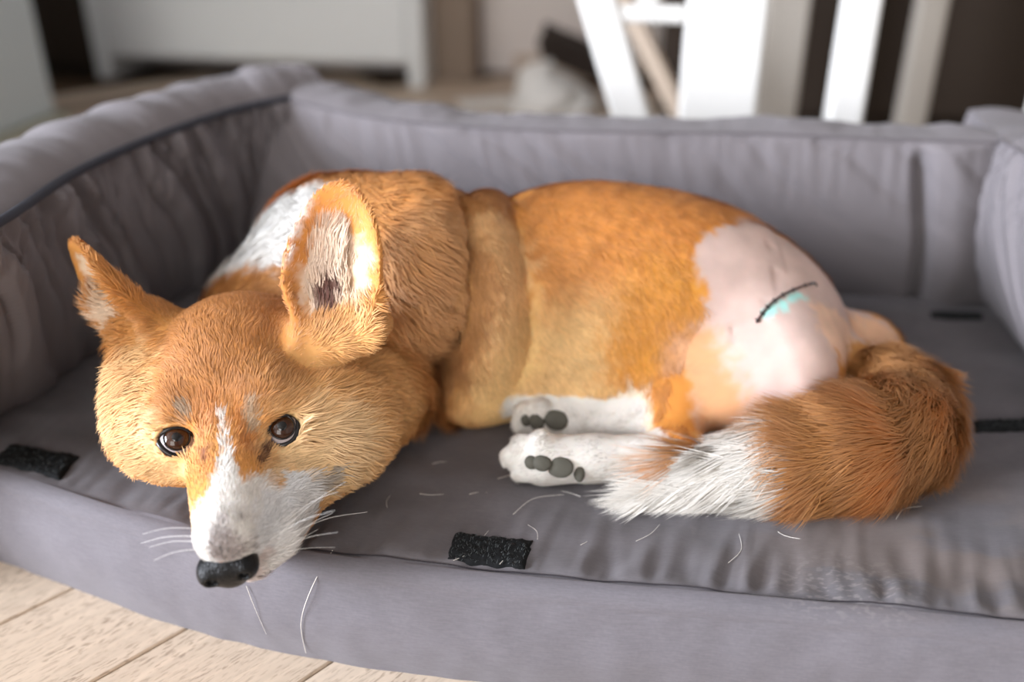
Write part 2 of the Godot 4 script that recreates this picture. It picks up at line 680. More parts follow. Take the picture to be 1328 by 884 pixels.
# ---------------------------------------------------------------- furniture behind the bed
func build_furniture() -> void:
	var white := plain(srgb(242, 246, 248), 0.4, 0.45)
	var t := thing("cabinet", room(-0.97, 2.34, 0), -YAW, "wide white cabinet raised on a plinth gap behind the left of the bed", "cabinet")
	slab("side_panel", white, t, -0.565, -0.528, 2.22, 2.455, 0.0, 0.9)
	slab("side_panel", white, t, -1.37, -1.333, 2.22, 2.455, 0.0, 0.9)
	slab("bottom_panel", white, t, -1.332, -0.566, 2.24, 2.455, 0.06, 0.078)
	slab("back_panel", white, t, -1.332, -0.566, 2.44, 2.455, 0.079, 0.88)
	slab("top_panel", white, t, -1.37, -0.528, 2.22, 2.455, 0.901, 0.925)
	slab("door", white, t, -1.331, -0.567, 2.221, 2.239, 0.058, 0.48)
	slab("door", white, t, -1.331, -0.567, 2.221, 2.239, 0.484, 0.896)
	# pale cabinet on the far left
	var grey := plain(srgb(200, 210, 214), 0.5, 0.4)
	t = thing("side_cabinet", room(-1.7, 1.2, 0), -YAW, "pale grey tall cabinet at the far left edge beyond the bed", "cabinet")
	slab("body", grey, t, -2.3, -1.125, 0.82, 1.66, 0.05, 1.9)
	slab("plinth", plain(srgb(170, 170, 155), 0.6, 0.3), t, -2.29, -1.10, 0.81, 1.67, 0.0, 0.049)
	slab("door", grey, t, -2.29, -1.14, 0.802, 0.819, 0.06, 1.89)
	# dark wardrobe in the corner between them
	var dark := plain(srgb(56, 47, 40), 0.65, 0.25)
	t = thing("wardrobe", room(-1.48, 2.3, 0), -YAW, "dark brown wardrobe in the shaded corner left of the white cabinet", "wardrobe")
	slab("body", dark, t, -1.85, -1.38, 2.24, 2.45, 0.04, 1.9)
	slab("plinth", dark, t, -1.84, -1.39, 2.26, 2.45, 0.0, 0.039)
	# dark sideboard on the right
	t = thing("sideboard", room(1.25, 1.95, 0), -YAW, "dark brown sideboard in the background behind the white chair legs", "sideboard")
	slab("body", dark, t, 0.03, 2.3, 1.73, 2.2, 0.07, 1.0)
	slab("plinth", dark, t, 0.05, 2.28, 1.76, 2.2, 0.0, 0.069)
	for k in 3:
		slab("door", dark, t, 0.035 + k * 0.757, 0.035 + k * 0.757 + 0.75, 1.712, 1.729, 0.08, 0.99)
	# white trestle stand: a broad post, a splayed leg, cross rails
	t = thing("stand", room(0.05, 1.16, 0), -YAW, "white wooden trestle stand with a broad post and a splayed leg behind the bed", "stand")
	var wp: Material = mats.white_paint
	slab("post", wp, t, 0.043, 0.134, 1.14, 1.18, 0.0, 0.75)
	var inv := t.transform.affine_inverse()
	part("splayed_leg", bar(room(0.052, 1.16, 0.0), room(-0.104, 1.16, 0.45), 0.044, 0.03), wp, t, inv)
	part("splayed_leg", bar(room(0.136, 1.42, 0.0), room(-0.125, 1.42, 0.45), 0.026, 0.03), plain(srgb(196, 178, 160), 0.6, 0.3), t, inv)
	slab("cross_rail", wp, t, -0.05, 0.042, 1.15, 1.165, 0.302, 0.322)
	slab("upright", wp, t, -0.016, 0.012, 1.152, 1.164, 0.323, 0.75)
	slab("top_board", wp, t, -0.24, 0.16, 1.10, 1.46, 0.751, 0.775)
	# white chair: its two front legs show at the right, grey rear legs behind them
	t = thing("chair", room(0.33, 1.2, 0), -YAW, "white wooden chair whose legs rise behind the right of the bed", "chair")
	slab("leg", wp, t, 0.206, 0.245, 1.08, 1.115, 0.0, 0.45)
	slab("leg", wp, t, 0.423, 0.462, 1.08, 1.115, 0.0, 0.45)
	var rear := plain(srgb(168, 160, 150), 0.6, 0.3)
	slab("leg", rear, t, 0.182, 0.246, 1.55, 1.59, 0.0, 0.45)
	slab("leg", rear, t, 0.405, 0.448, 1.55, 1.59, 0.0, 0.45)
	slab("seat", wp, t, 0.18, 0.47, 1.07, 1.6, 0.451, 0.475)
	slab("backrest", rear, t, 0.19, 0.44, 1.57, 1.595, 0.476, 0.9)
	# things on the floor by the pale wall
	var paper := plain(srgb(250, 249, 246), 0.7, 0.3)
	t = thing("paper_bag", Vector3(0.0865, 0, -2.0475), 0.2, "crumpled white bag on the floor by the pale wall, a dark box tipped over it", "bag")
	var seg := func(u: float, v: float) -> Vector3:
		var a := u * TAU
		var y := v
		var r := 0.092 * pow(1.0 - v * v, 0.4) * (1.0 + 0.14 * sin(3.0 * a + 4.0 * v) + 0.06 * sin(7.0 * a + 9.0 * v))
		return Vector3(cos(a) * r * 1.0, 0.085 * y * (1.0 + 0.25 * cos(a + 2.6)), sin(a) * r * 0.7)
	part("body", sheet(48, 16, seg, true), paper, t)
	var hem := []
	for k in 13:
		hem.append(seg.call(k / 12.0, 0.28) * 1.02)
	part("folded_hem", tube_mesh(hem, 0.004, 0.004, 60, 6), paper, t)
	t = thing("shoe_box", Vector3(0.1333, 0, -2.1259), 0.0, "dark brown box tipped over the white bag on the floor", "box")
	var bx := plain(srgb(62, 54, 50), 0.7, 0.3)
	var tilt := Transform3D(Basis.from_euler(Vector3(0.25, 0.1, -0.42)), Vector3(0.0, 0.082, 0.0))
	part("box_body", box_mesh(Vector3(0.165, 0.034, 0.09), 0.003), bx, t, tilt)
	part("lid", box_mesh(Vector3(0.172, 0.016, 0.097), 0.003), bx, t, tilt * Transform3D(Basis.IDENTITY, Vector3(0, 0.0345, 0)))
	var sheet_p := thing("paper_sheet", Vector3(-0.0418, 0, -2.1098), 0.25, "thin white paper lying flat on the floor left of the white bag", "paper")
	part("sheet", box_mesh(Vector3(0.16, 0.003, 0.09), 0.001), paper, sheet_p)
	part("folded_corner", box_mesh(Vector3(0.05, 0.003, 0.04), 0.001), paper, sheet_p, Transform3D(Basis.from_euler(Vector3(0, 0.5, 0.06)), Vector3(0.03, 0.0035, 0)))

func bar(a: Vector3, b: Vector3, w: float, d: float) -> ArrayMesh:
	var st := SurfaceTool.new()
	st.begin(Mesh.PRIMITIVE_TRIANGLES)
	var y := (b - a).normalized()
	var z := (-deep_dir - y * y.dot(-deep_dir)).normalized()
	st.append_from(box_mesh(Vector3(w, (b - a).length(), d)), 0, Transform3D(Basis(y.cross(z), y, z), a))
	return st.commit()

# ---------------------------------------------------------------- the dog bed
var front_line := [Vector3(-0.56, 0, -0.615), Vector3(-0.45, 0, -0.570), Vector3(-0.351, 0, -0.526), Vector3(-0.226, 0, -0.472), Vector3(-0.122, 0, -0.441), Vector3(0.016, 0, -0.418), Vector3(0.15, 0, -0.401), Vector3(0.279, 0, -0.382), Vector3(0.42, 0, -0.362), Vector3(0.58, 0, -0.338)]
var fold_noise := FastNoiseLite.new()

func flat_noise(x: float, y: float) -> float:
	return fold_noise.get_noise_2d(x, y)

func mat_point(u: float, v: float) -> Vector3:
	# v: 0 at the floor, up the face, over the rounded edge at 0.22, then back across the top
	var f := spline(front_line, u)
	var tan_d := (spline(front_line, minf(u + 0.01, 1.0)) - spline(front_line, maxf(u - 0.01, 0.0))).normalized()
	var out := Vector3(-tan_d.z, 0, tan_d.x)
	var back := Vector3(lerpf(-0.44, 0.72, u), 0, lerpf(-1.06, -0.90, u))
	var x := u * 1.2
	var top := MAT_TOP
	var r := 0.011
	if v < 0.16:
		var t := v / 0.16
		var bulge := 0.007 * sin(PI * t) - 0.004 * (1.0 - t) + 0.0012 * flat_noise(x * 900.0, t * 60.0)
		return f + out * bulge + Vector3(0, t * (top - r), 0)
	if v < 0.22:
		var a := (v - 0.16) / 0.06 * PI * 0.5
		return f - out * r * (1.0 - cos(a)) + Vector3(0, top - r + r * sin(a), 0)
	var s := (v - 0.22) / 0.78
	s = s * (0.35 + 0.65 * s)
	var p := (f - out * r).lerp(back, s)
	var d := s * 0.6
	var gather := flat_noise(x * 2600.0 + 40.0 * flat_noise(x * 300.0, 7.0), d * 420.0)
	var strength := exp(-d / 0.035) * (0.35 + 0.65 * smoothstep(0.30, 0.62, u))
	p.y = top + 0.0075 * gather * strength * (1.0 - exp(-pow(d / 0.007, 2.0))) + 0.0026 * flat_noise(x * 520.0 + 300.0, d * 700.0) - 0.0016 * smoothstep(0.3, 0.45, u) * exp(-pow(d / 0.004, 2.0))
	return p

func on_mat(p: Vector3, up := 0.0) -> Vector3:
	return Vector3(p.x, MAT_TOP + up, p.z)

func bolster_mesh(B: Array, T: Array, width: float, crown: Array, bulge: float, fold: float, s: int, n_along: int) -> ArrayMesh:
	# B runs along the inner foot, T along the inner top seam; width outwards (positive: to the left of travel)
	var f := func(u: float, w: float) -> Vector3:
		var b := spline(B, u)
		var t := spline(T, u)
		var d := spline(T, minf(u + 0.02, 1.0)) - spline(T, maxf(u - 0.02, 0.0))
		var out := Vector3(d.z, 0, -d.x).normalized() * signf(width)
		var wd := absf(width)
		var c: float = lerpf(crown[0], crown[1], u)
		var x := u * 0.75
		if w < 0.45:
			var k := w / 0.45
			var foot := b + out * 0.03
			var m := b.lerp(t, 0.42) - out * (bulge * 2.0)
			var p := foot.lerp(m, k).lerp(m.lerp(t, k), k)
			var warp := flat_noise(x * 500.0 + s * 50.0, k * 60.0) * 10.0
			var n := flat_noise(x * (1000.0 if s == 1 else 700.0) + warp + k * 150.0 + s * 90.0, k * 16.0 + s * 10.0)
			var n2 := flat_noise(x * 3000.0 + k * 60.0 + s * 30.0, k * 55.0)
			var pull := 0.25 + 0.75 * smoothstep(0.15, 0.95, k)
			pull *= 1.0 - 0.65 * smoothstep(0.97, 1.0, k)
			if s == 4:  # the deep tuck beside the right corner, with a puffed gusset next to it
				var q := (p.x - 0.350 - 0.045 * (1.0 - k)) / 0.0055
				p += out * 0.016 * exp(-q * q) * smoothstep(1.0, 0.85, k) - out * 0.010 * exp(-pow((p.x - 0.376 - 0.045 * (1.0 - k)) / 0.02, 2.0))
			var crease := -maxf(0.0, 0.26 - absf(n)) / 0.26
			return p - out * fold * (crease * pull * 1.0 + 0.5 * n2 * smoothstep(0.55, 0.95, k) + 0.8 * n)
		if w < 0.8:
			var k := (w - 0.45) / 0.35
			var lump := 0.008 * flat_noise(x * 420.0 + s * 70.0, 3.0) + 0.003 * flat_noise(x * 1400.0 + s * 20.0, k * 90.0)
			var p1 := t + Vector3(0, c * 1.2 + lump, 0) + out * wd * 0.12
			var p2 := t + Vector3(0, c * 1.5 + lump, 0) + out * wd * 0.75
			var p3 := t + Vector3(0, -0.05, 0) + out * wd
			return t.bezier_interpolate(p1, p2, p3, k)
		var k := (w - 0.8) / 0.2
		var p3 := t + Vector3(0, -0.05, 0) + out * wd
		var low := Vector3(p3.x, 0.004, p3.z) + out * 0.01
		return p3.lerp(low, k) + out * 0.02 * sin(PI * k)
	return sheet(n_along, 100, f, width > 0.0)

func end_cap(m: ArrayMesh, n_along: int, rows: int, last: bool) -> void:
	# closes a bolster's open end with a fan
	var vs: PackedVector3Array = m.surface_get_arrays(0)[Mesh.ARRAY_VERTEX]
	var ring := PackedVector3Array()
	for j in rows + 1:
		ring.append(vs[j * (n_along + 1) + (n_along if last else 0)])
	var c := Vector3.ZERO
	for p in ring: c += p
	ring.append(c / ring.size())
	var ix := PackedInt32Array()
	for j in rows:
		ix.append_array(PackedInt32Array([rows + 1, j, j + 1]))
	ix.append_array(PackedInt32Array([rows + 1, rows, 0]))
	var arr := []
	arr.resize(Mesh.ARRAY_MAX)
	arr[Mesh.ARRAY_VERTEX] = ring
	arr[Mesh.ARRAY_NORMAL] = normals_of(ring, ix)
	arr[Mesh.ARRAY_INDEX] = ix
	m.add_surface_from_arrays(Mesh.PRIMITIVE_TRIANGLES, arr)

func mat_texture() -> ImageTexture:
	# the dyed cloth with its stains and worn flecks
	var w := 1024
	var h := 768
	var im := Image.create(w, h, false, Image.FORMAT_RGB8)
	var n := FastNoiseLite.new()
	n.seed = 77
	n.frequency = 0.01
	n.fractal_octaves = 5
	var fleck := FastNoiseLite.new()
	fleck.seed = 12
	fleck.frequency = 0.11
	fleck.fractal_octaves = 2
	var base := srgb(101, 97, 100)
	for y in h:
		for x in w:
			var a := n.get_noise_2d(x, y * 1.0)
			var c := base * (1.0 + 0.10 * a)
			if float(h - y) / h < 0.225:
				c = srgb(106, 102, 107) * (1.0 + 0.04 * a)  # the face is less worn than the top
			var u := float(x) / w
			var v := 1.0 - float(y) / h
			c *= 1.0 + 0.05 * fleck.get_noise_2d(x * 0.9 + 500.0, y * 9.0) + 0.03 * fleck.get_noise_2d(x * 9.0, y * 1.3 + 300.0)
			# brownish stain near the front on the right
			var st := smoothstep(0.13, 0.03, Vector2((u - 0.74) * 1.0, (v - 0.38) * 0.55).length()) * smoothstep(-0.25, 0.25, a + 0.12)
			c = c.lerp(srgb(116, 96, 80), st * 0.35)
			# pale flecks along the seam
			var fl := smoothstep(0.16, 0.34, fleck.get_noise_2d(x * 1.5, y * 0.9)) * smoothstep(0.05, 0.01, absf(u - 0.70)) * smoothstep(0.11, 0.02, absf(v - 0.26))
			c = c.lerp(srgb(196, 188, 180), fl * 0.2)
			im.set_pixel(x, y, c)
	return ImageTexture.create_from_image(im)

func build_bed() -> void:
	fold_noise.seed = 21
	fold_noise.frequency = 0.02
	fold_noise.fractal_octaves = 2
	var bed := thing("dog_bed", Vector3.ZERO, 0.0, "grey bolstered fabric dog bed with an open front, a dog lying on it", "dog bed")
	var cloth := fabric(srgb(121, 116, 119), 0.012)
	var top := fabric(Color.WHITE, 0.012)
	top.uv1_triplanar = false
	top.uv1_scale = Vector3.ONE
	top.albedo_texture = mat_texture()
	top.heightmap_enabled = false
	part("mattress", sheet(420, 300, mat_point), top, bed)
	# left bolster with its gathered inner face and dark piping
	var lB := [Vector3(-0.3909, 0.085, -0.5105), Vector3(-0.3737, 0.085, -0.5701), Vector3(-0.3387, 0.085, -0.6822), Vector3(-0.305, 0.085, -0.80), Vector3(-0.275, 0.085, -0.92), Vector3(-0.26, 0.085, -0.99)]
	var lT := [Vector3(-0.345, 0.255, -0.47), Vector3(-0.331, 0.255, -0.57), Vector3(-0.329, 0.255, -0.683), Vector3(-0.307, 0.255, -0.787), Vector3(-0.268, 0.255, -0.89), Vector3(-0.224, 0.255, -0.945), Vector3(-0.19, 0.252, -0.985)]
	var m := bolster_mesh(lB, lT, 0.13, [0.022, 0.029], 0.012, 0.0125, 1, 320)
	end_cap(m, 320, 100, false)
	end_cap(m, 320, 100, true)
	part("bolster", m, cloth, bed)
	var pipe := []
	for k in 25:
		pipe.append(spline(lT, k / 24.0 * 0.86) + Vector3(0.0, 0.0015, 0.0))
	part("piping", tube_mesh(pipe, 0.0034, 0.0034, 160, 8), fabric(srgb(58, 60, 70), 0.006), bed)
	# back bolster
	var bB := [Vector3(-0.34, 0.085, -0.895), Vector3(-0.10, 0.085, -0.862), Vector3(0.20, 0.085, -0.826), Vector3(0.47, 0.085, -0.79)]
	var bT := [Vector3(-0.27, 0.255, -0.958), Vector3(-0.224, 0.255, -0.940), Vector3(-0.119, 0.251, -0.874), Vector3(0.025, 0.251, -0.832), Vector3(0.20, 0.254, -0.808), Vector3(0.355, 0.253, -0.787), Vector3(0.50, 0.255, -0.765)]
	m = bolster_mesh(bB, bT, 0.13, [0.012, 0.007], 0.010, 0.003, 4, 360)
	end_cap(m, 360, 100, false)
	end_cap(m, 360, 100, true)
	part("bolster", m, cloth, bed)
	pipe = []
	for k in 25:
		pipe.append(spline(bT, 0.17 + k / 24.0 * 0.74) + Vector3(0, 0.0008, 0))
	part("seam_welt", tube_mesh(pipe, 0.0014, 0.0014, 160, 6), fabric(srgb(104, 99, 102), 0.006), bed)
	# right bolster
	var rB := [Vector3(0.45, 0.085, -0.90), Vector3(0.43, 0.085, -0.80), Vector3(0.402, 0.085, -0.628), Vector3(0.38, 0.085, -0.47)]
	var rT := [Vector3(0.45, 0.25, -0.92), Vector3(0.415, 0.256, -0.78), Vector3(0.409, 0.257, -0.726), Vector3(0.392, 0.257, -0.60), Vector3(0.37, 0.255, -0.46)]
	m = bolster_mesh(rB, rT, 0.13, [0.006, 0.012], 0.016, 0.0060, 7, 260)
	end_cap(m, 260, 100, false)
	end_cap(m, 260, 100, true)
	part("bolster", m, cloth, bed)
	pipe = []
	for k in 25:
		pipe.append(spline(rT, 0.24 + k / 24.0 * 0.76) + Vector3(0, 0.0008, 0))
	part("seam_welt", tube_mesh(pipe, 0.0014, 0.0014, 100, 6), fabric(srgb(104, 99, 102), 0.006), bed)
	# stitches along the front seam, and the strips of hook-and-loop tape
	var st := SurfaceTool.new()
	st.begin(Mesh.PRIMITIVE_TRIANGLES)
	var one := box_mesh(Vector3(0.0032, 0.0007, 0.0008), 0.0002)
	for k in 210:
		var u := 0.43 + 0.52 * k / 210.0
		var p := mat_point(u, 0.226)
		var q := mat_point(u + 0.002, 0.226)
		var x := (q - p).normalized()
		st.append_from(one, 0, Transform3D(Basis(x, Vector3.UP, x.cross(Vector3.UP)), p + Vector3(0, 0.0002, 0)))
	var sm := part("seam_stitching", st.commit(), plain(srgb(62, 58, 62), 0.8, 0.2), bed)
	sm.set_meta("kind", "stuff")
	var tape := plain(srgb(24, 25, 26), 0.9, 0.3)
	for c in [[Vector3(-0.0371, 0.085, -0.4695), Vector3(0.0144, 0.085, -0.4611), Vector3(0.0083, 0.085, -0.4337), Vector3(-0.0407, 0.085, -0.4421)], [Vector3(-0.3668, 0.085, -0.5722), Vector3(-0.3078, 0.085, -0.555), Vector3(-0.3108, 0.085, -0.5265), Vector3(-0.3689, 0.085, -0.5472)], [Vector3(0.3514, 0.085, -0.6034), Vector3(0.4013, 0.085, -0.6056), Vector3(0.3935, 0.085, -0.5901), Vector3(0.3441, 0.085, -0.5869)], [Vector3(0.3975, 0.085, -0.8008), Vector3(0.4474, 0.085, -0.7973), Vector3(0.4419, 0.085, -0.7853), Vector3(0.3934, 0.085, -0.787)]]:
		hook_tape(c, tape, bed)

func hook_tape(c: Array, m: Material, bed: Node) -> void:
	var r := RandomNumberGenerator.new()
	r.seed = 3
	var wob := func(u: float, v: float) -> Vector3:
		var p: Vector3 = c[3].lerp(c[2], u).lerp(c[0].lerp(c[1], u), v)
		var edge := minf(minf(u, 1.0 - u) * 10.0, minf(v, 1.0 - v) * 5.0)
		p.x += 0.0012 * flat_noise(v * 150.0, u * 40.0 + c[0].x * 900.0)
		p.z += 0.0012 * flat_noise(u * 220.0, v * 40.0 + c[0].x * 900.0)
		p.y += 0.0020 * clampf(edge, 0.0, 1.0) + 0.0008 + 0.0012 * flat_noise(u * 500.0, v * 300.0)
		if edge <= 0.0: p.y -= 0.004
		return p
	var tape := part("hook_and_loop_strip", sheet(40, 20, wob), m, bed)
	# its felted loops
	var st := SurfaceTool.new()
	st.begin(Mesh.PRIMITIVE_TRIANGLES)
	var up := Vector3(0, 0.0012, 0)
	for k in 260:
		var p: Vector3 = wob.call(r.randf_range(0.05, 0.95), r.randf_range(0.06, 0.94))
		var d := Vector3(r.randf_range(-1, 1), 0, r.randf_range(-1, 1)).normalized() * r.randf_range(0.001, 0.0035)
		var b := Vector3(-d.z, 0, d.x).normalized() * 0.00022
		st.add_vertex(p - b); st.add_vertex(p + d * 0.5 + up * r.randf_range(0.6, 1.4)); st.add_vertex(p + b)
		st.add_vertex(p + d - b); st.add_vertex(p + d + b); st.add_vertex(p + d * 0.5 + up)
	st.generate_normals()
	var o := part("loop_pile", st.commit(), plain(srgb(70, 74, 74), 0.7, 0.4), tape)
	o.set_meta("kind", "stuff")

# ---------------------------------------------------------------- the dog
var head := Basis(Vector3(0.9768, 0.1564, -0.146), Vector3(-0.1547, 0.9877, 0.0231), Vector3(0.1478, 0, 0.989))
var blotches := []   # [a, b, ra, rb, soft, colour]: coat colour laid over capsules in space, later ones on top
var coats := []      # [a, b, radius, soft, length, lift, density]
var strokes := []    # [place, direction, 1 / radius^2]: which way the hair lies

func dog_shape() -> void:
	egg(Vector3(0.0676, 0.165, -0.672), Vector3(0.125, 0.084, 0.08), Basis(Vector3(0.9903, 0, 0.1392), Vector3(0, 1, 0), Vector3(-0.1392, 0, 0.9903)), 0)  # ribcage and flank
	egg(Vector3(0.0435, 0.121, -0.655), Vector3(0.125, 0.045, 0.08), Basis(Vector3(0.9903, 0, 0.1392), Vector3(0, 1, 0), Vector3(-0.1392, 0, 0.9903)), 0.03)  # belly on the mat
	egg(Vector3(-0.0144, 0.161, -0.658), Vector3(0.043, 0.085, 0.092), Basis(Vector3(0.9848, 0.1392, 0.1035), Vector3(-0.1384, 0.9903, -0.0145), Vector3(-0.1045, 0, 0.9945)), 0.003)  # shoulder fold
	egg(Vector3(-0.0207, 0.113, -0.645), Vector3(0.046, 0.04, 0.07), Basis(Vector3(0.9848, 0.1392, 0.1035), Vector3(-0.1384, 0.9903, -0.0145), Vector3(-0.1045, 0, 0.9945)), 0.015)  # elbow
	egg(Vector3(-0.0709, 0.201, -0.64), Vector3(0.06, 0.062, 0.068), Basis.IDENTITY, 0.004)  # neck ruff
	egg(Vector3(-0.1177, 0.177, -0.675), Vector3(0.085, 0.078, 0.075), Basis(Vector3(0.9824, -0.0698, -0.1732), Vector3(0.0687, 0.9976, -0.0121), Vector3(0.1736, 0, 0.9848)), 0.02)  # nape
	egg(Vector3(-0.187, 0.137, -0.645), Vector3(0.055, 0.056, 0.07), Basis(Vector3(0.866, 0, -0.5), Vector3(0, 1, 0), Vector3(0.5, 0, 0.866)), 0.03)
	egg(Vector3(0.188, 0.141, -0.662), Vector3(0.08, 0.064, 0.074), Basis(Vector3(0.8851, -0.4384, 0.1561), Vector3(0.4317, 0.8988, 0.0761), Vector3(-0.1736, 0, 0.9848)), 0.03)  # haunch
	egg(Vector3(0.1361, 0.153, -0.675), Vector3(0.088, 0.075, 0.072), Basis(Vector3(0.9848, -0.1045, 0.1384), Vector3(0.1035, 0.9945, 0.0145), Vector3(-0.1392, 0, 0.9903)), 0.03)  # loin
	egg(Vector3(0.2873, 0.115, -0.6716), Vector3(0.034, 0.026, 0.028), Basis(Vector3(0.866, -0.5, 0), Vector3(0.5, 0.866, 0), Vector3(0, 0, 1)), 0.025)  # buttock
	groove(Vector3(0.0083, 0.1189, -0.8526), Vector3(0.9914, -0.1277, 0.03), 0.011, 0.0048, 0.16)  # skin fold
	groove(Vector3(-0.0319, 0.2056, -0.6013), Vector3(0.858, -0.2949, -0.4205), 0.012, 0.006, 0.16)  # skin fold
	limb(Vector3(0.194, 0.135, -0.5924), Vector3(0.1267, 0.115, -0.5822), 0.045, 0.026, 0.03)  # thigh
	limb(Vector3(0.122, 0.115, -0.5878), Vector3(0.1151, 0.101, -0.5377), 0.02, 0.016, 0.012)  # hock
	limb(Vector3(0.1143, 0.101, -0.5329), Vector3(0.0559, 0.1, -0.5306), 0.017, 0.0145, 0.012)  # foot
	limb(Vector3(0.0559, 0.1, -0.5306), Vector3(0.0215, 0.102, -0.5258), 0.0155, 0.018, 0.01)
	limb(Vector3(0.0272, 0.103, -0.5271), Vector3(0.0197, 0.117, -0.5265), 0.0095, 0.008, 0.0025)  # toe
	limb(Vector3(0.0272, 0.103, -0.5271), Vector3(0.0063, 0.112, -0.5285), 0.0095, 0.0082, 0.0025)  # toe
	limb(Vector3(0.0272, 0.103, -0.5271), Vector3(-0.0005, 0.103, -0.528), 0.0095, 0.008, 0.0025)  # toe
	limb(Vector3(0.0272, 0.103, -0.5271), Vector3(0.0073, 0.095, -0.5222), 0.0095, 0.008, 0.0025)  # toe
	limb(Vector3(0.1091, 0.105, -0.5718), Vector3(0.0425, 0.103, -0.5751), 0.015, 0.013, 0.01)  # far foot
	limb(Vector3(0.0425, 0.103, -0.5751), Vector3(0.023, 0.103, -0.5751), 0.014, 0.015, 0.01)
	limb(Vector3(0.029, 0.105, -0.5729), Vector3(0.0199, 0.115, -0.5713), 0.009, 0.008, 0.0025)  # toe
	limb(Vector3(0.029, 0.105, -0.5729), Vector3(0.0089, 0.111, -0.5726), 0.009, 0.008, 0.0025)  # toe
	limb(Vector3(0.029, 0.105, -0.5729), Vector3(0.0067, 0.102, -0.5735), 0.009, 0.008, 0.0025)  # toe
	limb(Vector3(0.2663, 0.117, -0.6232), Vector3(0.2797, 0.113, -0.5779), 0.022, 0.025, 0.02)  # tail
	limb(Vector3(0.2797, 0.113, -0.5779), Vector3(0.2657, 0.113, -0.5435), 0.025, 0.027, 0.015)  # tail
	limb(Vector3(0.2657, 0.113, -0.5435), Vector3(0.2294, 0.113, -0.5222), 0.027, 0.028, 0.015)  # tail
	limb(Vector3(0.2294, 0.113, -0.5222), Vector3(0.1898, 0.109, -0.5135), 0.028, 0.024, 0.015)  # tail
	limb(Vector3(0.1898, 0.109, -0.5135), Vector3(0.1492, 0.101, -0.5108), 0.024, 0.016, 0.015)  # tail
	limb(Vector3(0.1492, 0.101, -0.5108), Vector3(0.1068, 0.093, -0.5081), 0.016, 0.006, 0.015)  # tail
	egg(Vector3(-0.1791, 0.155, -0.5369), Vector3(0.061, 0.058, 0.073), head, 0.006)  # skull
	limb(Vector3(-0.1564, 0.1313, -0.4098), Vector3(-0.1684, 0.1432, -0.4778), 0.019, 0.031, 0.02)  # muzzle
	limb(Vector3(-0.143, 0.1157, -0.4331), Vector3(-0.1386, 0.1235, -0.4772), 0.02, 0.028, 0.015)  # lip
	limb(Vector3(-0.1541, 0.1076, -0.4203), Vector3(-0.1598, 0.1125, -0.4942), 0.014, 0.028, 0.012)  # jaw
	egg(Vector3(-0.1995, 0.1667, -0.4823), Vector3(0.02, 0.018, 0.02), head, 0.01)  # brow
	egg(Vector3(-0.1487, 0.1749, -0.4898), Vector3(0.02, 0.018, 0.02), head, 0.012)
	egg(Vector3(-0.2115, 0.1389, -0.4966), Vector3(0.026, 0.026, 0.034), head, 0.018)  # cheekbone
	egg(Vector3(-0.1311, 0.1497, -0.5087), Vector3(0.027, 0.027, 0.034), head, 0.018)
	egg(Vector3(-0.2279, 0.1479, -0.5144), Vector3(0.029, 0.028, 0.042), head, 0.02)  # cheek
	egg(Vector3(-0.12, 0.1335, -0.5204), Vector3(0.042, 0.039, 0.047), head, 0.02)
	egg(Vector3(-0.2377, 0.164, -0.5352), Vector3(0.024, 0.03, 0.03), head, 0.02)
	egg(Vector3(-0.1074, 0.128, -0.5642), Vector3(0.041, 0.041, 0.044), Basis.IDENTITY, 0.02)  # cheek ruff
	egg(Vector3(-0.1995, 0.1548, -0.4667), Vector3(0.0148, 0.014, 0.0146), Basis.IDENTITY, 0.007)  # eyelid
	egg(Vector3(-0.1383, 0.1567, -0.4758), Vector3(0.0148, 0.014, 0.0146), Basis.IDENTITY, 0.007)  # eyelid
	egg(Vector3(-0.1951, 0.1615, -0.4564), Vector3(0.0112, 0.009, 0.015), Basis(Vector3(0.935, -0.2771, -0.2215), Vector3(0.1066, 0.8149, -0.5697), Vector3(0.3384, 0.509, 0.7915)), 0.002, true)  # eye opening
	egg(Vector3(-0.1352, 0.1634, -0.4651), Vector3(0.0112, 0.009, 0.015), Basis(Vector3(0.6569, 0.538, -0.5283), Vector3(-0.7151, 0.6667, -0.2101), Vector3(0.2392, 0.5158, 0.8227)), 0.002, true)  # eye opening
	egg(Vector3(-0.1117, 0.197, -0.5314), Vector3(0.036, 0.018, 0.024), head, 0.014)  # ear base
	egg(Vector3(-0.2438, 0.185, -0.5609), Vector3(0.02, 0.016, 0.02), head, 0.014)
	ear(Vector3(-0.1085, 0.21, -0.5189), Basis(Vector3(0.9929, 0.0868, 0.0819), Vector3(-0.0339, 0.8631, -0.5039), Vector3(-0.1145, 0.4975, 0.8599)), 0.0892, 0.036, 0.0045, 0.022, 0.012)  # ear
	ear(Vector3(-0.2445, 0.195, -0.5506), Basis(Vector3(0.464, 0.7336, 0.4965), Vector3(-0.7169, 0.6402, -0.2759), Vector3(-0.5202, -0.2279, 0.823)), 0.0703, 0.028, 0.0045, 0.018, 0.012)

func dye(a: Vector3, b: Vector3, ra: float, rb: float, soft: float, c: Color) -> void:
	blotches.append([a, b - a, ra, rb, soft, c, maxf((b - a).length_squared(), 1e-9)])

func coat(a: Vector3, b: Vector3, r: float, soft: float, length: float, lift: float, dens: float) -> void:
	coats.append([a, b - a, r, soft, length, lift, dens, maxf((b - a).length_squared(), 1e-9)])

func comb(a: Vector3, b: Vector3, r: float) -> void:
	strokes.append([a, (b - a).normalized(), 1.0 / (r * r)])

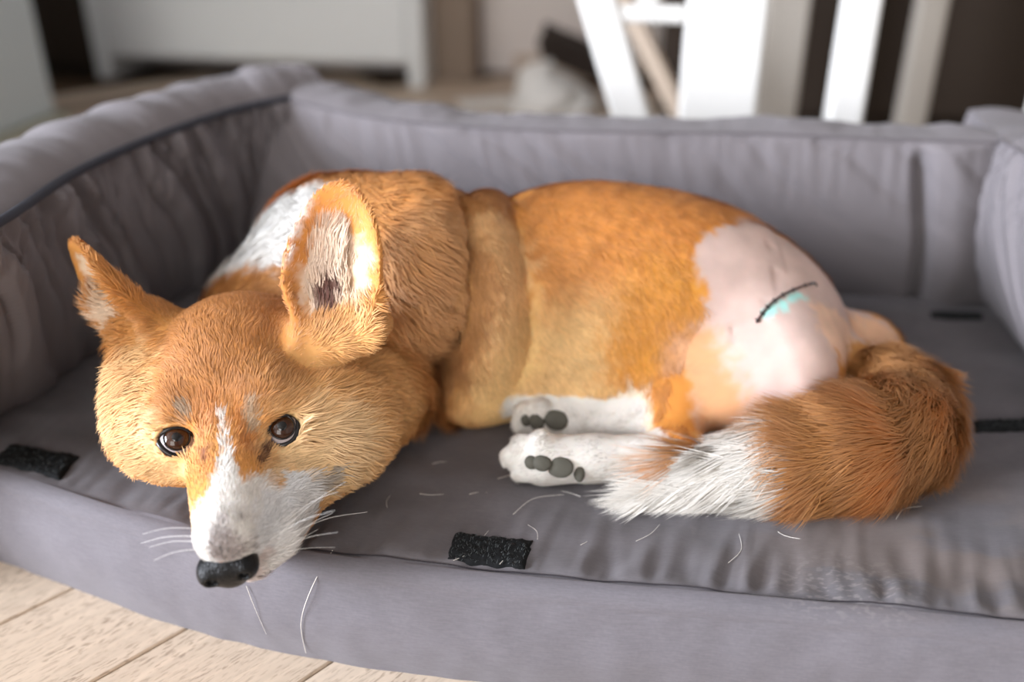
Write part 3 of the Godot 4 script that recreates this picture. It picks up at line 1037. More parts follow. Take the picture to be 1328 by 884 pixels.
func dog_pattern() -> void:
	var white := lin(228, 223, 216)
	var cream := lin(236, 206, 160)
	var orange := lin(214, 148, 78)
	var deep := lin(196, 118, 48)
	var skin := lin(206, 180, 170)
	# body
	dye(Vector3(0.0888, 0.2474, -0.6595), Vector3(0.1482, 0.2268, -0.6332), 0.06, 0.05, 0.05, lin(212, 140, 68))
	dye(Vector3(-0.013, 0.2326, -0.6172), Vector3(-0.0129, 0.1479, -0.5685), 0.022, 0.022, 0.012, lin(236, 188, 130))
	dye(Vector3(0.0309, 0.1204, -0.573), Vector3(0.0911, 0.1419, -0.5796), 0.045, 0.035, 0.05, lin(236, 194, 132))
	dye(Vector3(0.1065, 0.1839, -0.5933), Vector3(0.102, 0.1519, -0.5841), 0.02, 0.02, 0.04, lin(214, 146, 62))
	dye(Vector3(-0.0539, 0.2288, -0.5823), Vector3(-0.0474, 0.1579, -0.6093), 0.034, 0.034, 0.015, lin(204, 150, 96))
	dye(Vector3(0.0987, 0.1243, -0.5663), Vector3(0.0744, 0.1135, -0.5632), 0.012, 0.012, 0.012, lin(240, 224, 200))
	# white collar behind the ears
	dye(Vector3(-0.2373, 0.1858, -0.6572), Vector3(-0.1558, 0.2388, -0.641), 0.018, 0.026, 0.008, lin(238, 235, 230))
	dye(Vector3(-0.2149, 0.1973, -0.6632), Vector3(-0.1386, 0.2585, -0.5453), 0.016, 0.022, 0.008, lin(238, 235, 230))
	# shaved hip
	var sk := [Vector3(0.1888, 0.2097, -0.6314), Vector3(0.1818, 0.185, -0.5908), Vector3(0.2252, 0.1864, -0.6288), Vector3(0.252, 0.151, -0.6236), Vector3(0.1582, 0.1595, -0.5694), Vector3(0.1917, 0.1608, -0.5556), Vector3(0.1572, 0.2102, -0.6151), Vector3(0.286, 0.1283, -0.6427), Vector3(0.145, 0.1304, -0.5558), Vector3(0.173, 0.1331, -0.5512), Vector3(0.1995, 0.2079, -0.6391), Vector3(0.221, 0.1938, -0.6376), Vector3(0.2417, 0.1746, -0.6357), Vector3(0.2682, 0.1454, -0.6558), Vector3(0.286, 0.1323, -0.6482)]
	for i in sk.size():
		var r: float = [0.036, 0.042, 0.036, 0.034, 0.034, 0.036, 0.024, 0.024, 0.022, 0.026, 0.03, 0.03, 0.028, 0.022, 0.018][i]
		dye(sk[i], sk[i], r, r, 0.008, skin)
	dye(Vector3(0.2709, 0.1402, -0.6484), Vector3(0.3012, 0.1237, -0.649), 0.012, 0.010, 0.012, lin(232, 186, 152))
	dye(Vector3(0.1261, 0.1558, -0.5825), Vector3(0.1428, 0.1246, -0.5551), 0.008, 0.010, 0.026, lin(212, 158, 116))
	dye(Vector3(0.18, 0.1826, -0.587), Vector3(0.2082, 0.1881, -0.6094), 0.0008, 0.0008, 0.0055, lin(170, 222, 214))
	dye(Vector3(0.2317, 0.1665, -0.5943), Vector3(0.2501, 0.1482, -0.6162), 0.02, 0.014, 0.008, lin(230, 192, 166))
	# lower hind leg and white feet
	dye(Vector3(0.1105, 0.1339, -0.5659), Vector3(0.1049, 0.1064, -0.5156), 0.013, 0.016, 0.006, lin(206, 136, 66))
	dye(Vector3(0.0897, 0.101, -0.531), Vector3(0, 0.103, -0.5299), 0.022, 0.028, 0.003, white)
	dye(Vector3(0.0845, 0.103, -0.5751), Vector3(0.0067, 0.107, -0.5706), 0.020, 0.016, 0.003, white)
	# tail: orange brush, white tip
	dye(Vector3(0.2729, 0.115, -0.5992), Vector3(0.2657, 0.113, -0.5435), 0.034, 0.036, 0.01, lin(196, 140, 84))
	dye(Vector3(0.2294, 0.113, -0.5222), Vector3(0.1898, 0.109, -0.5135), 0.034, 0.031, 0.005, lin(194, 138, 84))
	dye(Vector3(0.1716, 0.106, -0.5107), Vector3(0.1068, 0.093, -0.5081), 0.026, 0.013, 0.006, lin(224, 219, 211))
	# head
	dye(Vector3(-0.1699, 0.2053, -0.5014), Vector3(-0.1766, 0.2127, -0.5482), 0.045, 0.03, 0.03, lin(186, 124, 68))
	dye(Vector3(-0.1799, 0.1675, -0.4568), Vector3(-0.1785, 0.1776, -0.4661), 0.002, 0.003, 0.007, lin(192, 124, 66))
	dye(Vector3(-0.1536, 0.1617, -0.4454), Vector3(-0.1586, 0.1756, -0.465), 0.003, 0.003, 0.007, lin(186, 118, 62))
	dye(Vector3(-0.1275, 0.1812, -0.4873), Vector3(-0.1183, 0.1685, -0.4814), 0.012, 0.010, 0.03, lin(176, 122, 70))
	dye(Vector3(-0.0967, 0.1505, -0.4839), Vector3(-0.0912, 0.1634, -0.5189), 0.03, 0.03, 0.04, lin(224, 170, 108))
	dye(Vector3(-0.1214, 0.139, -0.4592), Vector3(-0.1135, 0.1439, -0.4683), 0.012, 0.016, 0.03, lin(226, 190, 142))
	dye(Vector3(-0.2159, 0.1564, -0.4618), Vector3(-0.2098, 0.1452, -0.4582), 0.008, 0.012, 0.02, lin(220, 178, 126))
	dye(Vector3(-0.2336, 0.1711, -0.4862), Vector3(-0.2385, 0.1822, -0.5049), 0.01, 0.01, 0.02, lin(230, 184, 128))
	dye(Vector3(-0.1724, 0.1528, -0.4241), Vector3(-0.1829, 0.1355, -0.4122), 0.010, 0.012, 0.012, lin(216, 146, 74))
	dye(Vector3(-0.1918, 0.1392, -0.4283), Vector3(-0.1808, 0.1338, -0.401), 0.005, 0.005, 0.006, lin(240, 206, 160))
	# white blaze and muzzle
	dye(Vector3(-0.1689, 0.1746, -0.4624), Vector3(-0.162, 0.1605, -0.4355), 0.0004, 0.0022, 0.0022, white)
	dye(Vector3(-0.162, 0.1605, -0.4355), Vector3(-0.1572, 0.1535, -0.416), 0.0022, 0.010, 0.004, white)
	dye(Vector3(-0.1561, 0.1463, -0.3982), Vector3(-0.1364, 0.1346, -0.4134), 0.018, 0.022, 0.008, white)
	dye(Vector3(-0.1659, 0.142, -0.3971), Vector3(-0.1668, 0.1292, -0.3937), 0.007, 0.008, 0.006, white)
	dye(Vector3(-0.1334, 0.1275, -0.4156), Vector3(-0.1248, 0.1297, -0.4376), 0.014, 0.014, 0.008, lin(226, 226, 226))
	dye(Vector3(-0.1429, 0.1062, -0.4082), Vector3(-0.1383, 0.0998, -0.4171), 0.012, 0.012, 0.006, lin(220, 208, 204))
	dye(Vector3(-0.1239, 0.1183, -0.4272), Vector3(-0.1318, 0.1057, -0.4187), 0.013, 0.011, 0.006, lin(226, 224, 222))
	dye(Vector3(-0.1222, 0.1232, -0.4367), Vector3(-0.12, 0.1266, -0.4455), 0.008, 0.008, 0.006, lin(214, 212, 210))
	# grey hairs above the nose, brows and eye rims
	dye(Vector3(-0.1529, 0.1433, -0.3955), Vector3(-0.1521, 0.1351, -0.3916), 0.001, 0.006, 0.012, lin(146, 136, 132))
	dye(Vector3(-0.192, 0.1777, -0.4659), Vector3(-0.1895, 0.1731, -0.463), 0.0008, 0.0008, 0.004, lin(168, 142, 116))
	dye(Vector3(-0.1561, 0.1781, -0.467), Vector3(-0.1516, 0.1685, -0.462), 0.0010, 0.0010, 0.005, lin(172, 144, 116))
	dye(Vector3(-0.1995, 0.1548, -0.4667), Vector3(-0.1995, 0.1548, -0.4667), 0.0118, 0.0118, 0.0025, lin(60, 40, 28))
	dye(Vector3(-0.1383, 0.1567, -0.4758), Vector3(-0.1383, 0.1567, -0.4758), 0.0118, 0.0118, 0.0025, lin(60, 40, 28))
	dye(Vector3(-0.145, 0.1553, -0.4432), Vector3(-0.1436, 0.1563, -0.4529), 0.0006, 0.0006, 0.003, lin(90, 56, 36))
	dye(Vector3(-0.1736, 0.1585, -0.437), Vector3(-0.1781, 0.1592, -0.4437), 0.0006, 0.0006, 0.004, lin(150, 88, 50))
	dye(Vector3(-0.1144, 0.1292, -0.4612), Vector3(-0.1121, 0.1307, -0.4647), 0.001, 0.001, 0.008, lin(168, 156, 142))
	# ears: rust rim, pale inside, dark deep down
	dye(Vector3(-0.1112, 0.2726, -0.5601), Vector3(-0.127, 0.2451, -0.5402), 0.01, 0.01, 0.012, lin(200, 130, 66))
	dye(Vector3(-0.1081, 0.2443, -0.5422), Vector3(-0.115, 0.2256, -0.5308), 0.012, 0.012, 0.010, lin(222, 196, 172))
	dye(Vector3(-0.0924, 0.2427, -0.5332), Vector3(-0.0947, 0.2239, -0.523), 0.006, 0.006, 0.008, lin(228, 196, 164))
	dye(Vector3(-0.1134, 0.2237, -0.5292), Vector3(-0.114, 0.2162, -0.5203), 0.0022, 0.0026, 0.006, lin(100, 66, 56))
	dye(Vector3(-0.2819, 0.2292, -0.5673), Vector3(-0.2624, 0.1956, -0.5553), 0.003, 0.007, 0.006, lin(236, 210, 182))

	# how long the coat is, how much it stands up, how dense it grows
	coat(Vector3(-0.1726, 0.2099, -0.5135), Vector3(-0.1624, 0.1685, -0.4553), 0.06, 0.02, 0.008, 0.16, 1.6)
	coat(Vector3(-0.1537, 0.1434, -0.3954), Vector3(-0.1398, 0.1376, -0.4027), 0.034, 0.012, 0.0045, 0.22, 2.2)
	coat(Vector3(-0.1273, 0.1351, -0.4414), Vector3(-0.132, 0.1218, -0.4159), 0.012, 0.01, 0.006, 0.22, 2.0)
	coat(Vector3(-0.0967, 0.1505, -0.4839), Vector3(-0.0743, 0.1422, -0.5357), 0.034, 0.02, 0.016, 0.24, 1.3)
	coat(Vector3(-0.2394, 0.1755, -0.4974), Vector3(-0.2305, 0.1542, -0.4694), 0.018, 0.015, 0.015, 0.26, 1.4)
	coat(Vector3(-0.0542, 0.2416, -0.5921), Vector3(-0.0475, 0.1472, -0.6055), 0.045, 0.02, 0.028, 0.30, 1.2)
	coat(Vector3(-0.0991, 0.2536, -0.6221), Vector3(-0.0991, 0.2536, -0.6221), 0.04, 0.03, 0.020, 0.22, 1.2)
	coat(Vector3(-0.2136, 0.2094, -0.6643), Vector3(-0.1814, 0.2286, -0.6621), 0.04, 0.02, 0.018, 0.28, 1.2)
	coat(Vector3(-0.0143, 0.2436, -0.691), Vector3(-0.0162, 0.1052, -0.5768), 0.025, 0.015, 0.009, 0.14, 1.3)
	coat(Vector3(0.0527, 0.2303, -0.6235), Vector3(0.0527, 0.1417, -0.58), 0.10, 0.02, 0.010, 0.14, 1.3)
	coat(Vector3(0.1268, 0.1293, -0.5578), Vector3(0.1059, 0.1065, -0.5154), 0.016, 0.01, 0.009, 0.2, 1.3)
	coat(Vector3(0.0072, 0.2412, -0.6988), Vector3(0.011, 0.1947, -0.6093), 0.006, 0.004, 0.005, 0.12, 1.5)
	coat(Vector3(0.011, 0.1947, -0.6093), Vector3(-0.0023, 0.1005, -0.5846), 0.006, 0.004, 0.005, 0.12, 1.5)
	coat(Vector3(-0.0376, 0.247, -0.6606), Vector3(-0.0224, 0.2101, -0.5936), 0.006, 0.006, 0.010, 0.12, 1.5)
	coat(Vector3(-0.0224, 0.2101, -0.5936), Vector3(-0.0374, 0.1459, -0.5837), 0.006, 0.006, 0.010, 0.12, 1.5)
	for p in [Vector3(0.1888, 0.2097, -0.6314), Vector3(0.1818, 0.185, -0.5908), Vector3(0.2252, 0.1864, -0.6288), Vector3(0.252, 0.151, -0.6236), Vector3(0.1582, 0.1595, -0.5694), Vector3(0.1917, 0.1608, -0.5556), Vector3(0.1572, 0.2102, -0.6151), Vector3(0.286, 0.1283, -0.6427), Vector3(0.145, 0.1304, -0.5558), Vector3(0.173, 0.1331, -0.5512), Vector3(0.1995, 0.2079, -0.6391), Vector3(0.221, 0.1938, -0.6376), Vector3(0.2417, 0.1746, -0.6357), Vector3(0.2682, 0.1454, -0.6558), Vector3(0.286, 0.1323, -0.6482), Vector3(0.2328, 0.1666, -0.5977)]:
		coat(p, p, 0.034, 0.006, 0.0, 0.2, 0.0)
	coat(Vector3(0.0982, 0.101, -0.531), Vector3(-0.0073, 0.103, -0.528), 0.03, 0.004, 0.005, 0.16, 1.5)
	coat(Vector3(0.0929, 0.103, -0.5751), Vector3(-0.0078, 0.103, -0.5751), 0.024, 0.004, 0.005, 0.16, 1.5)
	coat(Vector3(0.2774, 0.114, -0.5952), Vector3(0.2657, 0.113, -0.5435), 0.034, 0.008, 0.030, 0.42, 1.6)
	coat(Vector3(0.2294, 0.113, -0.5222), Vector3(0.1822, 0.108, -0.5132), 0.034, 0.006, 0.034, 0.30, 1.6)
	coat(Vector3(0.1541, 0.102, -0.5103), Vector3(0.121, 0.096, -0.5082), 0.0205, 0.003, 0.044, 0.03, 3.0)
	coat(Vector3(0.1159, 0.095, -0.5079), Vector3(0.1068, 0.093, -0.5081), 0.010, 0.003, 0.046, 0.02, 3.0)
	coat(Vector3(0.0818, 0.105, -0.5288), Vector3(-0.0047, 0.103, -0.5299), 0.028, 0.004, 0.0048, 0.16, 1.5)
	coat(Vector3(-0.1099, 0.2568, -0.5501), Vector3(-0.1087, 0.2202, -0.5252), 0.04, 0.01, 0.0045, 0.16, 2.0)
	coat(Vector3(-0.1155, 0.2484, -0.5451), Vector3(-0.1121, 0.2202, -0.5254), 0.009, 0.006, 0.016, 0.28, 1.5)
	coat(Vector3(-0.2867, 0.2308, -0.5699), Vector3(-0.2626, 0.2023, -0.5591), 0.02, 0.01, 0.004, 0.14, 2.0)
	coat(Vector3(-0.2693, 0.1985, -0.5612), Vector3(-0.2555, 0.1911, -0.5414), 0.01, 0.008, 0.016, 0.35, 1.5)
	coat(Vector3(-0.1059, 0.2065, -0.5097), Vector3(-0.0864, 0.2121, -0.5089), 0.012, 0.010, 0.010, 0.24, 1.7)
	coat(Vector3(-0.1995, 0.1548, -0.4667), Vector3(-0.1995, 0.1548, -0.4667), 0.0116, 0.005, 0.0, 0.1, 0.0)
	coat(Vector3(-0.1383, 0.1567, -0.4758), Vector3(-0.1383, 0.1567, -0.4758), 0.0116, 0.005, 0.0, 0.1, 0.0)
	coat(Vector3(-0.1521, 0.1351, -0.3916), Vector3(-0.1603, 0.1052, -0.4062), 0.008, 0.006, 0.0040, 0.22, 2.4)

	# the lie of the hair
	for s in [
		[Vector3(-0.1523, 0.1399, -0.3933), Vector3(-0.1556, 0.1509, -0.409), 0.02], [Vector3(-0.1619, 0.1397, -0.3936), Vector3(-0.1754, 0.1454, -0.4164), 0.02], [Vector3(-0.1384, 0.1321, -0.403), Vector3(-0.1261, 0.1282, -0.4322), 0.02], [Vector3(-0.133, 0.1115, -0.4151), Vector3(-0.1221, 0.1108, -0.4368), 0.02],
		[Vector3(-0.1602, 0.157, -0.4256), Vector3(-0.1683, 0.1715, -0.4589), 0.02], [Vector3(-0.1799, 0.1675, -0.4568), Vector3(-0.1884, 0.1872, -0.4766), 0.02], [Vector3(-0.1583, 0.1679, -0.4562), Vector3(-0.1537, 0.1882, -0.4748), 0.02], [Vector3(-0.1666, 0.1939, -0.4834), Vector3(-0.1743, 0.2117, -0.5208), 0.03],
		[Vector3(-0.1959, 0.1955, -0.4901), Vector3(-0.215, 0.2018, -0.5304), 0.03], [Vector3(-0.1327, 0.1883, -0.4937), Vector3(-0.1224, 0.2023, -0.5075), 0.03], [Vector3(-0.1177, 0.1573, -0.473), Vector3(-0.0926, 0.1441, -0.4851), 0.03], [Vector3(-0.121, 0.1359, -0.4556), Vector3(-0.1015, 0.1312, -0.4747), 0.02],
		[Vector3(-0.093, 0.1344, -0.4826), Vector3(-0.0768, 0.1008, -0.538), 0.03], [Vector3(-0.0819, 0.1522, -0.5185), Vector3(-0.0633, 0.1192, -0.5643), 0.03], [Vector3(-0.1081, 0.184, -0.5118), Vector3(-0.0855, 0.1623, -0.5528), 0.03], [Vector3(-0.1765, 0.213, -0.5295), Vector3(-0.2067, 0.1893, -0.6291), 0.03],
		[Vector3(-0.2243, 0.174, -0.4813), Vector3(-0.2406, 0.1586, -0.4797), 0.03], [Vector3(-0.2272, 0.19, -0.5106), Vector3(-0.2385, 0.1822, -0.5049), 0.02], [Vector3(-0.2093, 0.1552, -0.4553), Vector3(-0.2249, 0.1534, -0.4664), 0.02], [Vector3(-0.1862, 0.1374, -0.4235), Vector3(-0.2089, 0.1312, -0.4624), 0.02],
		[Vector3(-0.127, 0.2451, -0.5402), Vector3(-0.1256, 0.2737, -0.56), 0.02], [Vector3(-0.1084, 0.261, -0.5525), Vector3(-0.1063, 0.2788, -0.5629), 0.02], [Vector3(-0.0871, 0.2483, -0.5319), Vector3(-0.0888, 0.268, -0.5469), 0.02], [Vector3(-0.1107, 0.2169, -0.521), Vector3(-0.1245, 0.2387, -0.5369), 0.014], [Vector3(-0.1059, 0.2065, -0.5097), Vector3(-0.0996, 0.2193, -0.5215), 0.012], [Vector3(-0.0865, 0.2077, -0.5073), Vector3(-0.0775, 0.203, -0.5279), 0.014],
		[Vector3(-0.2775, 0.2186, -0.5663), Vector3(-0.2853, 0.2406, -0.5655), 0.02], [Vector3(-0.2553, 0.2022, -0.5532), Vector3(-0.2751, 0.1979, -0.5626), 0.02],
		[Vector3(-0.0878, 0.2681, -0.5465), Vector3(-0.0693, 0.2385, -0.5858), 0.04], [Vector3(-0.0542, 0.2416, -0.5921), Vector3(-0.0338, 0.2196, -0.5913), 0.04], [Vector3(-0.0548, 0.1922, -0.5751), Vector3(-0.0318, 0.1713, -0.5818), 0.04], [Vector3(-0.0745, 0.1173, -0.6377), Vector3(-0.0573, 0.1038, -0.6014), 0.04],
		[Vector3(-0.2138, 0.2065, -0.6637), Vector3(-0.1955, 0.2231, -0.6693), 0.04], [Vector3(-0.1555, 0.2453, -0.6567), Vector3(-0.109, 0.284, -0.5673), 0.04],
		[Vector3(-0.0136, 0.2434, -0.6535), Vector3(-0.0075, 0.2202, -0.6042), 0.04], [Vector3(-0.0127, 0.1913, -0.5771), Vector3(-0.0129, 0.1542, -0.5681), 0.04], [Vector3(-0.0243, 0.1204, -0.573), Vector3(-0.0261, 0.0958, -0.5814), 0.03],
		[Vector3(0.0422, 0.2374, -0.6365), Vector3(0.0687, 0.2268, -0.6173), 0.06], [Vector3(0.0418, 0.161, -0.5904), Vector3(0.0691, 0.1419, -0.5796), 0.06], [Vector3(0.1075, 0.2302, -0.6237), Vector3(0.1289, 0.2166, -0.6136), 0.05], [Vector3(0.102, 0.1568, -0.5866), Vector3(0.0963, 0.133, -0.5731), 0.04],
		[Vector3(0.111, 0.1281, -0.5597), Vector3(0.1072, 0.1146, -0.5216), 0.02], [Vector3(0.075, 0.115, -0.5192), Vector3(0.0339, 0.115, -0.5183), 0.02], [Vector3(0.039, 0.115, -0.5192), Vector3(0.0082, 0.115, -0.5164), 0.03], [Vector3(0.0744, 0.115, -0.5638), Vector3(0.0197, 0.115, -0.5638), 0.02],
		[Vector3(0.2521, 0.135, -0.59), Vector3(0.2685, 0.13, -0.5565), 0.022], [Vector3(0.2865, 0.135, -0.564), Vector3(0.2853, 0.13, -0.5359), 0.02], [Vector3(0.2783, 0.13, -0.5212), Vector3(0.2599, 0.12, -0.4954), 0.02], [Vector3(0.2444, 0.135, -0.4817), Vector3(0.2121, 0.125, -0.4729), 0.024],
		[Vector3(0.2347, 0.145, -0.5065), Vector3(0.2109, 0.14, -0.5146), 0.022], [Vector3(0.2032, 0.145, -0.4926), Vector3(0.1774, 0.135, -0.5085), 0.025], [Vector3(0.2058, 0.135, -0.4732), Vector3(0.1779, 0.125, -0.4696), 0.03], [Vector3(0.1705, 0.135, -0.465), Vector3(0.1376, 0.115, -0.4756), 0.03],
		[Vector3(0.1317, 0.115, -0.4941), Vector3(0.0833, 0.097, -0.4939), 0.04], [Vector3(0.11, 0.097, -0.5042), Vector3(0.0686, 0.093, -0.4961), 0.03], [Vector3(0.1218, 0.105, -0.5176), Vector3(0.0797, 0.095, -0.5053), 0.03]]:
		comb(s[0], s[1], s[2])

func near_capsule(p: Vector3, a: Vector3, d: Vector3, len2: float) -> float:
	return clampf((p - a).dot(d) / len2, 0.0, 1.0)

func build_dog() -> void:
	dog_shape()
	var net := nets(Vector3(-0.36, MAT_TOP - 0.006, -0.80), Vector3(0.36, 0.31, -0.36), 0.0028)
	var vs: PackedVector3Array = net[0]
	var ix: PackedInt32Array = net[1]
	var ns := normals_of(vs, ix)
	dog_pattern()
	var warp := FastNoiseLite.new()
	warp.seed = 4
	warp.frequency = 90.0
	warp.fractal_octaves = 2
	var tone := FastNoiseLite.new()
	tone.seed = 8
	tone.frequency = 40.0
	tone.fractal_octaves = 3
	var n := vs.size()
	var cols := PackedColorArray()
	var lens := PackedFloat32Array()
	var lifts := PackedFloat32Array()
	var dens := PackedFloat32Array()
	var flow := PackedVector3Array()
	cols.resize(n); lens.resize(n); lifts.resize(n); dens.resize(n); flow.resize(n)
	var base := lin(210, 146, 80)
	for i in n:
		var p := vs[i]
		var w := warp.get_noise_3dv(p)
		var c := base
		for b in blotches:
			var h := near_capsule(p, b[0], b[1], b[6])
			var reach: float = b[2] + (b[3] - b[2]) * h
			var d: float = (p - b[0] - b[1] * h).length() - reach + w * minf(b[4], 0.012) * 0.9
			if d < b[4]:
				c = c.lerp(b[5], 1.0 - smoothstep(0.0, b[4], maxf(d, 0.0)))
		c = c * (1.0 + 0.16 * tone.get_noise_3dv(p))
		cols[i] = c
		var ln := 0.012
		var lf := 0.2
		var dn := 1.2
		for b in coats:
			var h := near_capsule(p, b[0], b[1], b[7])
			var d: float = (p - b[0] - b[1] * h).length() - b[2]
			if d < b[3]:
				var k := 1.0 - smoothstep(0.0, b[3], maxf(d, 0.0))
				ln = lerpf(ln, b[4], k)
				lf = lerpf(lf, b[5], k)
				dn = lerpf(dn, b[6], k)
		lens[i] = ln; lifts[i] = lf; dens[i] = dn
		var f := Vector3(0.02, -0.02, 0.005)
		for s in strokes:
			var q: float = (p - s[0]).length_squared() * s[2]
			if q < 14.0:
				f += s[1] * exp(-q)
		var away := f.dot(ns[i])
		f -= ns[i] * (away if away < 0.0 or lens[i] < 0.03 else away * 0.15)
		flow[i] = f.normalized()
	var hide := plain(Color.WHITE, 0.75, 0.25)
	hide.vertex_color_use_as_albedo = true
	hide.subsurf_scatter_enabled = true
	hide.subsurf_scatter_strength = 0.12
	var dog := MeshInstance3D.new()
	dog.name = "dog"
	dog.mesh = smooth_mesh(vs, ix, PackedVector2Array(), cols)
	dog.material_override = hide
	add_child(dog)
	tag(dog, "orange and white corgi lying curled on the grey bed with a shaved stitched hip", "dog")
	var hair := StandardMaterial3D.new()
	hair.vertex_color_use_as_albedo = true
	hair.roughness = 0.55
	hair.metallic_specular = 0.35
	hair.backlight_enabled = true
	hair.backlight = Color(0.35, 0.35, 0.35)
	var fur := part("fur", grow_fur(vs, ns, ix, cols, lens, lifts, dens, flow), hair, dog)
	fur.set_meta("kind", "stuff")
	build_face(dog)

func grow_fur(vs: PackedVector3Array, ns: PackedVector3Array, ix: PackedInt32Array, cols: PackedColorArray, lens: PackedFloat32Array, lifts: PackedFloat32Array, dens: PackedFloat32Array, flow: PackedVector3Array) -> ArrayMesh:
	var rng := RandomNumberGenerator.new()
	rng.seed = 2024
	var eye := Vector3(0, 0.455, 0)
	var curl := FastNoiseLite.new()
	curl.seed = 31
	curl.frequency = 70.0
	curl.fractal_octaves = 1
	var V := PackedVector3Array()
	var N := PackedVector3Array()
	var C := PackedColorArray()
	var I := PackedInt32Array()
	var per := 1.15e6
	for t in range(0, ix.size(), 3):
		var a := ix[t]
		var b := ix[t + 1]
		var c := ix[t + 2]
		if lens[a] < 0.001 and lens[b] < 0.001: continue
		var pa := vs[a]
		var ab := vs[b] - pa
		var ac := vs[c] - pa
		var face := ns[a].dot((eye - pa).normalized())
		var want := ab.cross(ac).length() * 0.5 * per * dens[a]
		if face < -0.6 or pa.y < MAT_TOP + 0.002: want *= 0.12
		var count := int(want + rng.randf())
		for k in count:
			var u := rng.randf()
			var v := rng.randf()
			if u + v > 1.0:
				u = 1.0 - u
				v = 1.0 - v
			var pick := a
			if u > 0.5 or (u > 0.33 and u > v): pick = b
			elif v > 0.33: pick = c
			var L := lens[pick] * rng.randf_range(0.65, 1.25)
			if L < 0.0012: continue
			var nn := (ns[a] * (1.0 - u - v) + ns[b] * u + ns[c] * v).normalized()
			var p := pa + ab * u + ac * v - nn * 0.0008
			if p.y < MAT_TOP + 0.0035 and p.z < -0.44: continue
			var w1 := curl.get_noise_3dv(p)
			var w2 := curl.get_noise_3d(p.y + 3.1, p.z, p.x)
			var f := flow[pick]
			var s := f.cross(nn)
			var lf := clampf(lifts[pick] * rng.randf_range(0.5, 1.5) + 0.25 * w2 * lifts[pick], 0.03, 0.9)
			f = (f + s * (0.55 * w1 + rng.randf_range(-0.22, 0.22))).normalized()
			var d0 := (f * (1.0 - lf) + nn * (lf + 0.10)).normalized()
			var d1 := (f + nn * (lf * 0.35 - 0.05) + s * (0.25 * w2)).normalized()
			var side := d0.cross(nn).normalized()
			var wd := (0.00034 + 0.006 * L) * rng.randf_range(0.7, 1.3)
			wd = minf(wd, 0.00052)
			var m := p + d0 * L * 0.45
			var e := m + d1 * L * 0.55
			if e.y < MAT_TOP + 0.0006:
				e.y = MAT_TOP + 0.0006
			if m.y < MAT_TOP + 0.0004:
				m.y = MAT_TOP + 0.0004
			var nr := (nn + side * rng.randf_range(-0.25, 0.25)).normalized()
			var n1 := (side.cross(d0) if side.cross(d0).dot(nn) > 0.0 else d0.cross(side))
			n1 = (n1 * 0.5 + nr * 0.5).normalized()
			var col := cols[pick] * rng.randf_range(0.82, 1.14)
			if col.r < 0.5 and col.r > 0.15 and col.r - col.b < 0.07:
				col *= rng.randf_range(0.35, 1.8)  # salt and pepper where the muzzle is grey
			var tip := col.lerp(Color(1, 0.96, 0.9), 0.06) * 1.06
			var o := V.size()
			V.append(p - side * wd); V.append(p + side * wd)
			V.append(m - side * wd * 0.8); V.append(m + side * wd * 0.8)
			V.append(e)
			N.append(n1); N.append(n1); N.append(n1); N.append(n1); N.append(n1)
			C.append(col * 0.92); C.append(col * 0.92); C.append(col); C.append(col); C.append(tip)
			# ribbons face outward; front faces run clockwise
			I.append(o); I.append(o + 2); I.append(o + 1); I.append(o + 1); I.append(o + 2); I.append(o + 3); I.append(o + 2); I.append(o + 4); I.append(o + 3)
	var arr := []
	arr.resize(Mesh.ARRAY_MAX)
	arr[Mesh.ARRAY_VERTEX] = V
	arr[Mesh.ARRAY_NORMAL] = N
	arr[Mesh.ARRAY_COLOR] = C
	arr[Mesh.ARRAY_INDEX] = I
	var mesh := ArrayMesh.new()
	mesh.add_surface_from_arrays(Mesh.PRIMITIVE_TRIANGLES, arr)
	print("hairs ", V.size() / 5, " skin ", vs.size())
	return mesh

func cap_mesh(r: float, angle: float, bulge := 0.0) -> ArrayMesh:
	# a round cap of a sphere, looking along +z
	return sheet(40, 14, func(u: float, v: float) -> Vector3:
		var t := v * angle
		var rr := r + bulge * (1.0 - v * v)
		return Vector3(sin(t) * cos(u * TAU), sin(t) * sin(u * TAU), cos(t)) * rr, false)

